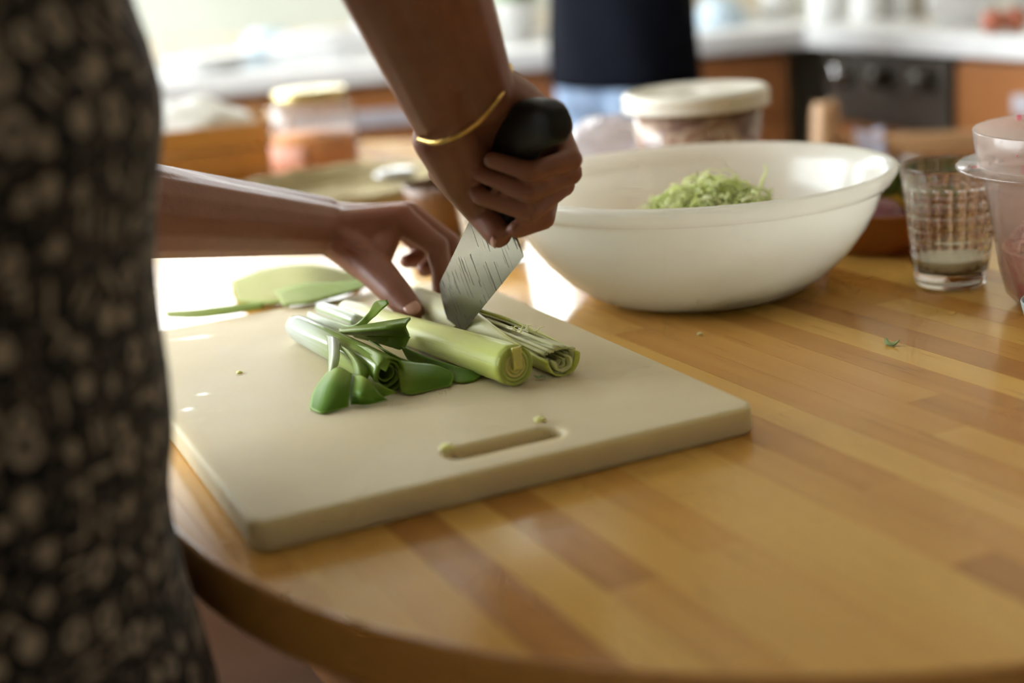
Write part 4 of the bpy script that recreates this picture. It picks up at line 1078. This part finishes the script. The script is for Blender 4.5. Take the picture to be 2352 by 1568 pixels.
# green figs behind the bowl
MAT['fig'] = pm('green_fig_skin', (.34, .34, .08), (.46, .30, .12), 30, .45)
def round_fruit(name, c, r, mat, label, cat, grp=None, sq=.9, stem=True):
    root = thing(name, label, cat, (c[0], c[1], c[2]), 0, grp)
    pr = [(0, 0)] + [(r * math.sin(a) * (1 + .03 * math.sin(3 * a)), r * sq * (1 - math.cos(a))) for a in [math.pi * i / 16 for i in range(1, 16)]] + [(r * .12, 2 * r * sq - .002), (0, 2 * r * sq - .0035)]
    mk('skin', *lathe(pr, c, 28), MAT[mat], root)
    if stem: mk('stem', *tube([c + A3(0, 0, 2 * r * sq - .004), c + A3(.001, 0, 2 * r * sq + .004), c + A3(.003, .001, 2 * r * sq + .009)], [.002, .0016, .002], 8, 6), MAT['fig'], root)
    return root
for (u, v, lab) in ((1764, 318, 'small green fig behind the bowl, next to the lidded tub'), (1826, 320, 'small green fig behind the bowl, farther from the lidded tub')):
    p = aty(u, v, 1.62); round_fruit('fig', A3(p[0], p[1], ZT), .0155, 'fig', lab, 'fig', 'figs behind the bowl')
# they sit on a low dish
dc = A3(.372, 1.625, ZT)
MAT['white_china'] = pm('white_china', (.82, .82, .80), (.78, .78, .77), 10, .25)
# amber dish with vegetables
t_ = NT('amber_glass'); v_ = t_.coord('Object'); pr_ = t_.princ(Base_Color=t_.mix(t_.noise(v_, 12, 2), (.62, .20, .03), (.50, .15, .02)), Roughness=.06, IOR=1.5, Transmission_Weight=.55, Coat_Weight=.3)
MAT['amber'] = t_.done(pr_.outputs[0])
ac = A3(.352, 1.283, ZT)
V, Fc = lathe([(0, .003), (.05, .003), (.058, .0), (.064, .002), (.072, .018), (.0775, .036), (.079, .038), (.0775, .0395), (.0750, .037), (.069, .018), (.061, .0065), (.05, .006), (0, .006)], ac, 72)
tag(mk('amber_dish', V, Fc, MAT['amber']), 'low amber glass dish of vegetables behind the ridged tumbler', 'dish')
MAT['onion'] = pm('red_onion_skin', (.20, .055, .085), (.30, .12, .14), 26, .3, stretch=(1, 1, .15))
MAT['lemon'] = pm('lemon_skin', (.80, .52, .05), (.72, .44, .03), 50, .4, bump=.2)
MAT['lettuce'] = pm('lettuce_leaf', (.16, .24, .04), (.30, .38, .09), 34, .45)
round_fruit('red_onion', ac + A3(-.014, -.030, .0075), .0225, 'onion', 'shiny red onion at the front of the amber dish', 'onion', 'onions in the amber dish')
round_fruit('red_onion', ac + A3(.032, -.020, .0075), .0205, 'onion', 'red onion half hidden behind the ridged tumbler', 'onion', 'onions in the amber dish')
V, Fc = ell((0, 0, 0), (.021, .029, .021), 20, 12); lm = [(x, y * (1 + .12 * (abs(y) / .029) ** 6), z) for x, y, z in V]
tag(mk('lemon', xf(lm, ac + A3(.006, .020, .034), .9), Fc, MAT['lemon']), 'yellow lemon in the amber dish behind the onions', 'lemon')
random.seed(4)
for q in range(5):
    b = ac + A3(-.035 + .017 * q, .008 * (q % 2) + .006, .020); g = []
    for i in range(4):
        w = .012 + .010 * math.sin(math.pi * (i + .6) / 4); g.append([b + A3(.005 * (q - 2) * i * .6 + w * (j - 1) + random.uniform(-.003, .003), -.004 * i + random.uniform(-.006, .006), .0165 * i + random.uniform(-.003, .003)) for j in range(3)])
    V, Fc = patch(g, 16, 14); V = [A3(*p) + A3(0, .0035 * math.sin(p[0] * 900 + q), .002 * math.sin(p[0] * 700)) for p in V]
    o = mk('lettuce_leaf', V, Fc, MAT['lettuce']); solidify(o, .0008)
    tag(o, ['frilly green leaf at the left end of the amber dish', 'second frilly green leaf from the left in the amber dish', 'frilly green leaf standing in the middle of the amber dish', 'frilly green leaf right of the middle of the amber dish', 'frilly green leaf at the right end of the amber dish'][q], 'lettuce leaf', 'leaves in the amber dish')
# small dark tin behind the bowl's left rim
MAT['dark_tin'] = pm('dark_grey_tin', (.05, .05, .045), (.07, .07, .06), 20, .4)
tp = A3(.075, 1.52, ZT); tin = thing('tin', 'small dark tin with a white lid between the glass and the bowl', 'tin', tp)
mk('body', *lathe([(0, 0), (.034, 0), (.035, .002), (.035, .030), (.034, .031), (0, .031)], tp, 40), MAT['dark_tin'], tin)
mk('lid', *lathe([(.0352, .0285), (.0362, .029), (.0362, .040), (.035, .0415), (0, .0418), (0, .0315), (.0352, .0315)], tp, 40), MAT['white_china'], tin)
# jar of orange spread
jc = A3(-.2485, 1.975, ZT); jar = thing('jar', 'glass jar of orange spread with a gold lid behind the left arm', 'jar', jc)
MAT['orange_fill'] = pm('orange_spread', (.90, .32, .03), (.78, .24, .02), 9, .4)
MAT['label'] = pm('pale_pink_paper_label', (.66, .34, .26), (.58, .24, .16), 16, .6)
MAT['gold_lid'] = pm('gold_tin_lid', (.62, .50, .22), (.52, .42, .18), 30, .35, .8)
mk('glass', *lathe([(0, 0), (.054, 0), (.0595, .004), (.0605, .012), (.0615, .085), (.0575, .100), (.050, .108), (.048, .112), (.048, .122), (.046, .122), (.046, .112), (.048, .106), (.0545, .099), (.0588, .085), (.0578, .012), (.054, .006), (0, .005)], jc, 56), MAT['clear_plastic'], jar)
mk('contents', *lathe([(0, .0055), (.053, .0065), (.0570, .013), (.0577, .066), (0, .068)], jc, 48), MAT['orange_fill'], jar)
mk('lid', *lathe([(.0482, .1115), (.0500, .111), (.0505, .113), (.0505, .124), (.049, .1255), (0, .126), (0, .1225), (.0482, .1225)], jc, 48), MAT['gold_lid'], jar)
sec = []
for z in (.018, .056):
    sec.append([(jc[0] + .0625 * math.cos(a), jc[1] + .0625 * math.sin(a), ZT + z) for a in [math.radians(-165 + 70 * i / 12) for i in range(13)]])
V, Fc = rings(sec, False, False, closed=False); solidify(mk('label', V, Fc, MAT['label'], jar), .0006)
# wooden crate with paper, and small produce in front of it
MAT['crate'] = wood('golden_crate_wood', [(.52, .28, .07), (.42, .21, .045), (.34, .16, .03)], rough=.5, vary=False)
kc = A3(-.475, 2.10, ZT); crate = thing('wooden_crate', 'golden wooden crate with paper in it, between the dress and the jar', 'crate', kc, math.radians(12))
def cpart(name, bx_): mk(name, bx_[0], bx_[1], MAT['crate'], crate, False, local=True)
CW, CD, CH = .15, .10, .082
cpart('bottom', boxv(-CW, CW, -CD, CD, .002, .010))
for s in (-1, 1):
    for k in range(2):
        cpart('slat', boxv(-CW, CW, s * CD - .004, s * CD + .004, .012 + .036 * k, .045 + .036 * k, .0015)); cpart('slat', boxv(s * CW - .004, s * CW + .004, -CD + .005, CD - .005, .012 + .036 * k, .045 + .036 * k, .0015))
    for w_ in (-1, 1): cpart('corner_post', boxv(s * CW - s * .018 - .007, s * CW - s * .018 + .007, w_ * CD - w_ * .011 - .006, w_ * CD - w_ * .011 + .006, .01, .088, .0015))
MAT['paper'] = pm('white_paper', (.86, .86, .84), (.82, .82, .80), 8, .7)
tag(mk('crumpled_paper', *crumple(kc + A3(.02, -.005, .012), (.105, .068, .052), 7.7, .22), MAT['paper']), 'crumpled white paper filling the golden wooden crate', 'paper')
MAT['pink'] = pm('pink_wrapper', (.78, .36, .32), (.72, .30, .27), 20, .5)
tag(mk('pink_packet', *crumple(A3(-.545, 2.10, ZT + .098), (.040, .026, .015), 1.7, .2, 20, 12), MAT['pink']), 'pink packet lying on the paper in the crate', 'packet')
MAT['tomato'] = pm('red_tomato_skin', (.42, .012, .012), (.34, .01, .01), 16, .2)
MAT['garlic'] = pm('garlic_skin', (.76, .72, .70), (.70, .64, .62), 30, .5)
p = aty(378, 362, 1.80); round_fruit('tomato', A3(p[0], p[1], ZT), .024, 'tomato', 'red tomato peeking out above the left arm beside the dress', 'tomato')
p = aty(416, 378, 1.76); round_fruit('garlic_bulb', A3(p[0], p[1], ZT), .021, 'garlic', 'white garlic bulb next to the tomato above the left arm', 'garlic')
# woven tray with cutlery
MAT['straw'] = pm('woven_straw', (.52, .44, .26), (.40, .33, .17), 70, .7, bump=.5)
wc = A3(-.185, 1.71, ZT)
tray = thing('woven_tray', 'round woven straw tray behind the left hand', 'tray', wc)
for k in range(8):
    r = .020 + .0160 * k; z = .0092 if k < 6 else .0092 + .010 * (k - 5)
    mk('coil', *tube([wc + A3(r * math.cos(a), r * math.sin(a), z + .0012 * math.sin(12 * a + k)) for a in [2 * math.pi * i / 40 for i in range(41)]], .0085, 8), MAT['straw'], tray)
MAT['black_plastic'] = pm('black_plastic', (.012, .014, .012), (.02, .02, .018), 20, .35)
def cutlery(c, ang, label, name, head):
    root = thing(name, label, name, c, 0)
    ca, sa_ = math.cos(ang), math.sin(ang); D = A3(ca, sa_, 0)
    mk('handle', *tube([c + D * .02 + A3(0, 0, .006), c + D * .06 + A3(0, 0, .008), c + D * .11 + A3(0, 0, .006)], [.005, .0065, .005], 10, 14, .6), MAT['black_plastic'], root)
    V, Fc = ell((0, 0, 0), (.030, .019, .007), 24, 10, ang)
    V = [(x + c[0] - D[0] * .008, y + c[1] - D[1] * .008, z + c[2] + .008) for x, y, z in V]; mk(head, V, Fc, MAT['steel'], root)
cutlery(A3(-.120, 1.80, ZT + .018), math.radians(6), 'steel spoon with a black handle lying on the woven tray', 'spoon', 'spoon_bowl')
# dark wooden bowl behind the glass
MAT['dark_wood'] = wood('dark_bowl_wood', [(.16, .07, .025), (.10, .042, .014)], rough=.4, vary=False)
wb = A3(-.052, 1.50, ZT)
tag(mk('wooden_bowl', *lathe([(0, 0), (.028, 0), (.032, .003), (.044, .020), (.050, .045), (.0505, .056), (.0485, .0565), (.0465, .045), (.040, .020), (.028, .007), (0, .006)], wb, 48), MAT['dark_wood']), 'small dark wooden bowl between the left hand and the knife arm', 'bowl')

# ------------------------------------------------------------------ person by the window worktop
MAT['navy'] = pm('dark_navy_knit', (.005, .0065, .013), (.0035, .0045, .009), 60, .9, bump=.2, Specular_IOR_Level=.1)
MAT['jeans'] = pm('pale_blue_denim', (.34, .46, .66), (.26, .37, .56), 24, .8, bump=.2)
mc = A3(.243, 2.60, 0); man = thing('person', 'person in a dark navy top and pale jeans standing by the worktop', 'person', mc)
mf = A3(math.cos(math.radians(28)), math.sin(math.radians(28)), 0); mr = A3(mf[1], -mf[0], 0)
P2 = [cap(mc + A3(0, 0, .95), mc + A3(0, 0, 1.30) + mf * .02, .085, .09), cap(mc + mr * .13 + A3(0, 0, 1.40), mc - mr * .13 + A3(0, 0, 1.40), .05, .05), cap(mc + A3(0, 0, 1.35), mc + A3(0, 0, 1.50) + mf * .02, .06, .05)]
P2.append(ell(mc + mf * .03 + A3(0, 0, 1.62), (.098, .078, .118), 24, 16, math.radians(28))); P2.append(cap(mc + mf * .125 + A3(0, 0, 1.63), mc + mf * .138 + A3(0, 0, 1.60), .010, .013))
for s in (-1, 1):
    P2.append(ell(mc + mf * .03 + mr * s * .079 + A3(0, 0, 1.61), (.012, .01, .03), 10, 8))
    sh = mc + mr * s * .175 + A3(0, 0, 1.37); eb = sh + A3(0, 0, -.27) + mf * .06; wrs = eb + mf * .23 + A3(0, 0, .04) - mr * s * .05
    P2 += chain([sh, eb, wrs], [.048, .04, .028]); P2.append(cap(wrs, wrs + mf * .06, .026, .030))
    for k in range(4): P2.append(cap(wrs + mf * .08 + mr * (k - 1.5) * .018, wrs + mf * .15 + mr * (k - 1.5) * .018 + A3(0, 0, -.015), .0095, .008))
    P2.append(cap(wrs + mf * .03 - mr * s * .03, wrs + mf * .09 - mr * s * .05, .011, .009))
    hp_ = mc + mr * s * .075 + A3(0, 0, .88); kn = mc + mr * s * .085 + A3(0, 0, .47); an = mc + mr * s * .09 + A3(0, 0, .08) - mf * .02
    P2 += chain([hp_, kn, an], [.075, .052, .036]); P2.append(cap(an + A3(0, 0, -.045) - mf * .03, an + A3(0, 0, -.052) + mf * .16, .035, .026))
mb = fuse('body', P2, .008, 4, MAT['skin'], man)
def loft_clothes(name, rows, mat, parent, cc, fdir, rdir, fold=.02, n=48, nf=7):
    secs = []
    R_ = np.array(rows)
    for z in np.linspace(rows[0][0], rows[-1][0], 40):
        a, b, ox = [float(np.interp(z, R_[:, 0], R_[:, k])) for k in (1, 2, 3)]
        secs.append([A3(cc[0], cc[1], z) + ox * fdir + (1 + fold * math.sin(nf * q + 14 * z)) * (a * math.cos(q) * rdir + b * math.sin(q) * fdir) for q in [2 * math.pi * j / n for j in range(n)]])
    V, Fc = rings(secs, False, False); return solidify(mk(name, V, Fc, mat, parent), .004, -1)
loft_clothes('top', [(.79, .172, .118, 0), (.88, .168, .116, 0), (1.0, .150, .110, 0), (1.2, .170, .118, .01), (1.38, .185, .105, .01), (1.44, .12, .085, .01), (1.48, .075, .072, .015)], MAT['navy'], man, mc, mf, mr)
def leg_cloth(s):
    secs = []
    for z in np.linspace(.09, .80, 30):
        t = (z - .09) / .75; c = mc + mr * s * (.090 - .015 * t) + A3(0, 0, z); r = .056 + .030 * t
        secs.append([c + r * (1 + .02 * math.sin(5 * q + 20 * z)) * (math.cos(q) * mr * 1.0 + math.sin(q) * mf * 1.08) for q in [2 * math.pi * j / 32 for j in range(32)]])
    V, Fc = rings(secs, False, False); return V, Fc
jn = [leg_cloth(-1), leg_cloth(1)]
secs = [[mc + A3(0, 0, z) + a * math.cos(q) * mr + b * math.sin(q) * mf for q in [2 * math.pi * j / 40 for j in range(40)]] for z, a, b in ((.74, .158, .098), (.82, .155, .102), (.90, .145, .098), (.96, .135, .094))]
jn.append(rings(secs, False, False)); V, Fc = merge(*jn); solidify(mk('jeans', V, Fc, MAT['jeans'], man), .004, -1)
for s in (-1, 1):
    sh = mc + mr * s * .175 + A3(0, 0, 1.38); eb = sh + A3(0, 0, -.27) + mf * .06
    mk('sleeve', *tube([sh, sh + (eb - sh) * .5, eb], [.062, .056, .05], 20, 12), MAT['navy'], man)
ph = fuse('hair', [ell(mc + mf * .015 + A3(0, 0, 1.645), (.103, .087, .112), 24, 14, math.radians(28))], .008, 3, MAT['hair'], man)

# ------------------------------------------------------------------ things on the worktop
WT = ZC1
def on_top(u, y, v=60): p = aty(u, v, y); return A3(p[0], y, WT)
MAT['pale_blue'] = pm('pale_blue_plastic', (.60, .74, .86), (.55, .69, .82), 10, .4)
MAT['pale_green'] = pm('pale_green_leaves', (.36, .56, .26), (.56, .74, .46), 30, .5)
MAT['grey_tin'] = pm('warm_grey_canister', (.50, .48, .44), (.44, .42, .38), 10, .4)
MAT['mustard'] = pm('mustard_card', (.50, .34, .08), (.44, .30, .06), 10, .6)
MAT['film'] = cloudy_plastic('white_bag_film', (.93, .93, .94), .6, .12, .3)
def bowl_up(c, r, h, mat, name, label, cat='bowl', inv=False):
    pr = [(0, 0), (r * .5, 0), (r * .62, h * .12), (r * .9, h * .6), (r, h), (r * .97, h), (r * .86, h * .62), (r * .56, h * .18), (0, h * .12)]
    if inv: pr = [(a, h - z) for a, z in pr]
    tag(mk(name, *lathe(pr, c, 40), MAT[mat]), label, cat)
bowl_up(on_top(1655, 3.22), .062, .060, 'pale_blue', 'bowl', 'pale blue bowl turned upside down right of the dark navy top', inv=True)
def canister(c, r, h, mat, label, lidm='white_china', cat='canister'):
    root = thing('canister', label, cat, c)
    mk('body', *lathe([(0, 0), (r * .97, 0), (r, .004), (r, h * .86), (r * .97, h * .87), (0, h * .87)], c, 36), MAT[mat], root)
    mk('lid', *lathe([(0, h * .872), (r * 1.03, h * .872), (r * 1.04, h * .90), (r * 1.0, h * .99), (0, h)], c, 36), MAT[lidm], root)
canister(on_top(1790, 3.30), .040, .13, 'white_china', 'white canister on the worktop left of the stout mug')
canister(on_top(2005, 3.02), .045, .15, 'white_china', 'tall white canister at the corner of the worktop')
canister(on_top(2092, 2.98), .034, .12, 'grey_tin', 'warm grey canister right of the tall white one', 'grey_tin')
mg = on_top(1898, 3.12); mug = thing('mug', 'stout white mug between two white canisters on the worktop', 'mug', mg)
mk('body', *lathe([(0, 0), (.034, 0), (.037, .004), (.038, .085), (.0365, .086), (.035, .08), (.034, .008), (0, .006)], mg, 36), MAT['white_china'], mug)
mk('handle', *tube([mg + A3(.036, -.01, .066), mg + A3(.058, -.014, .062), mg + A3(.062, -.014, .042), mg + A3(.052, -.013, .024), mg + A3(.035, -.01, .02)], .0055, 10, 16), MAT['white_china'], mug)
c = on_top(2196, 2.86); tag(mk('box', xf(boxv(-.025, .025, -.02, .02, 0, .14, .002)[0], c, .4), boxv(-.025, .025, -.02, .02, 0, .14, .002)[1], MAT['mustard'], smooth=False), 'mustard yellow box standing behind the white bag on the worktop', 'box')
c = on_top(2215, 2.66); tag(mk('shopping_bag', *crumple(c, (.062, .05, .045), 5.2, .3), MAT['film']), 'crumpled white bag on the right hand worktop beside the mustard box', 'bag')
c = on_top(2338, 2.58); tag(mk('shopping_bag', *crumple(c + A3(0.07, 0.12, 0), (.052, .043, .075), 9.2, .28), MAT['film']), 'taller white bag at the right edge behind the red apples', 'bag')
MAT['apple'] = pm('red_apple_skin', (.52, .13, .10), (.60, .24, .12), 14, .3)
for u, lab in ((2282, 'red apple on the worktop next to the crumpled white bag'), (2330, 'red apple on the worktop at the right edge of the picture')):
    c = on_top(u, 2.42); round_fruit('apple', c, .022, 'apple', lab, 'apple', 'apples on the worktop')
# left part of the worktop, under the bright window
c = on_top(470, 3.12); bowl_up(c, .10, .035, 'white_china', 'serving_dish', 'wide white serving dish on the bright worktop nearest the dress', 'dish')
c = on_top(612, 3.30); bowl_up(c, .075, .070, 'pale_blue', 'bowl', 'pale blue bowl on the bright worktop behind the jar', inv=True)
c = on_top(735, 3.14); tag(mk('shopping_bag', *crumple(c, (.12, .07, .034), 2.2, .3), MAT['film']), 'crumpled white bag on the bright worktop above the orange jar', 'bag')
c = on_top(905, 3.28); tag(mk('paper_bag', *crumple(c, (.09, .07, .060), 4.4, .25), MAT['film']), 'bulky white paper bag on the bright worktop beside the knife arm', 'bag')
c = on_top(560, 2.78, 200)
# potted herb between the two people
pc = on_top(1185, 3.25); pot = thing('potted_herb', 'pale green potted herb on the worktop between the knife arm and the person', 'plant', pc)
mk('pot', *lathe([(0, 0), (.036, 0), (.048, .075), (.051, .076), (.051, .088), (.047, .088), (.044, .076), (.034, .006), (0, .006)], pc, 36), MAT['white_china'], pot)
mk('soil', *lathe([(0, .066), (.0435, .068), (.0435, .074), (0, .078)], pc, 24), MAT['dark_wood'], pot)
random.seed(17)
for q in range(34):
    a, e = random.random() * 6.28, random.uniform(.3, 1.3); L = random.uniform(.05, .11); D = A3(math.cos(a) * math.cos(e), math.sin(a) * math.cos(e), math.sin(e)); s_ = A3(-math.sin(a), math.cos(a), 0)
    b = pc + A3(random.uniform(-.02, .02), random.uniform(-.02, .02), .078); g = []
    for i, w in enumerate((.002, .004, .016, .018, .003)): m_ = b + D * L * i / 4 + A3(0, 0, -.010 * (i / 4) ** 2); g.append([m_ - s_ * w, m_ + A3(0, 0, .003), m_ + s_ * w])
    solidify(mk('leaf', *patch(g, 8, 4), MAT['pale_green'], pot), .0008)

# wooden chair behind the bowl with a cloth over its post
MAT['chair'] = wood('tan_chair_wood', [(.58, .34, .17), (.46, .25, .11)], rough=.4, vary=False)
hp0 = aty(1900, 272, 2.20); hc = A3(hp0[0] + .138, 2.20 - .094, 0)
chair = thing('dining_chair', 'tan wooden chair standing behind the table on the right', 'chair', hc, math.radians(165))
def ch(name, VF, sm=True): mk(name, VF[0], VF[1], MAT['chair'], chair, sm, local=True)
ch('seat', boxv(-.19, .19, -.02, .36, .435, .462, .008))
for sx_ in (-1, 1):
    ch('leg', tube([(sx_ * .17, .33, 0), (sx_ * .165, .32, .44)], [.016, .021], 12, 6))
    ch('rear_post', tube([(sx_ * .17, -.03, 0), (sx_ * .165, .0, .44), (sx_ * .16, -.05, .74), (sx_ * .158, -.055, .765)], [.017, .023, .022, .014], 14, 24))
    ch('stretcher', tube([(sx_ * .168, -.02, .2), (sx_ * .168, .325, .2)], .010, 10, 4))
for z in (.56, .64, .70): ch('slat', boxv(-.155, .155, -.042 - (z - .5) * .06, -.028 - (z - .5) * .06, z - .018, z + .018, .004))
MAT['lavender'] = pm('lavender_cloth', (.62, .62, .80), (.55, .55, .74), 20, .85)
lc = aty(2003, 330, 2.16); g = []
for i in range(6):
    z = .726 - .040 * abs(i - 2.0) - (.0 if i < 5 else .03); yy = (-.028 if i < 2 else (-.0 if i == 2 else .024)); g.append([A3(lc[0] + (j - 1.5) * .013 + .004 * math.sin(3 * i + j), lc[1] + yy + .02, z + .004 * math.sin(2 * j + i)) for j in range(4)])
o = mk('dish_cloth', *patch(g, 20, 12), MAT['lavender']); solidify(o, .002); tag(o, 'lavender dish cloth draped over the tan chair back', 'cloth')
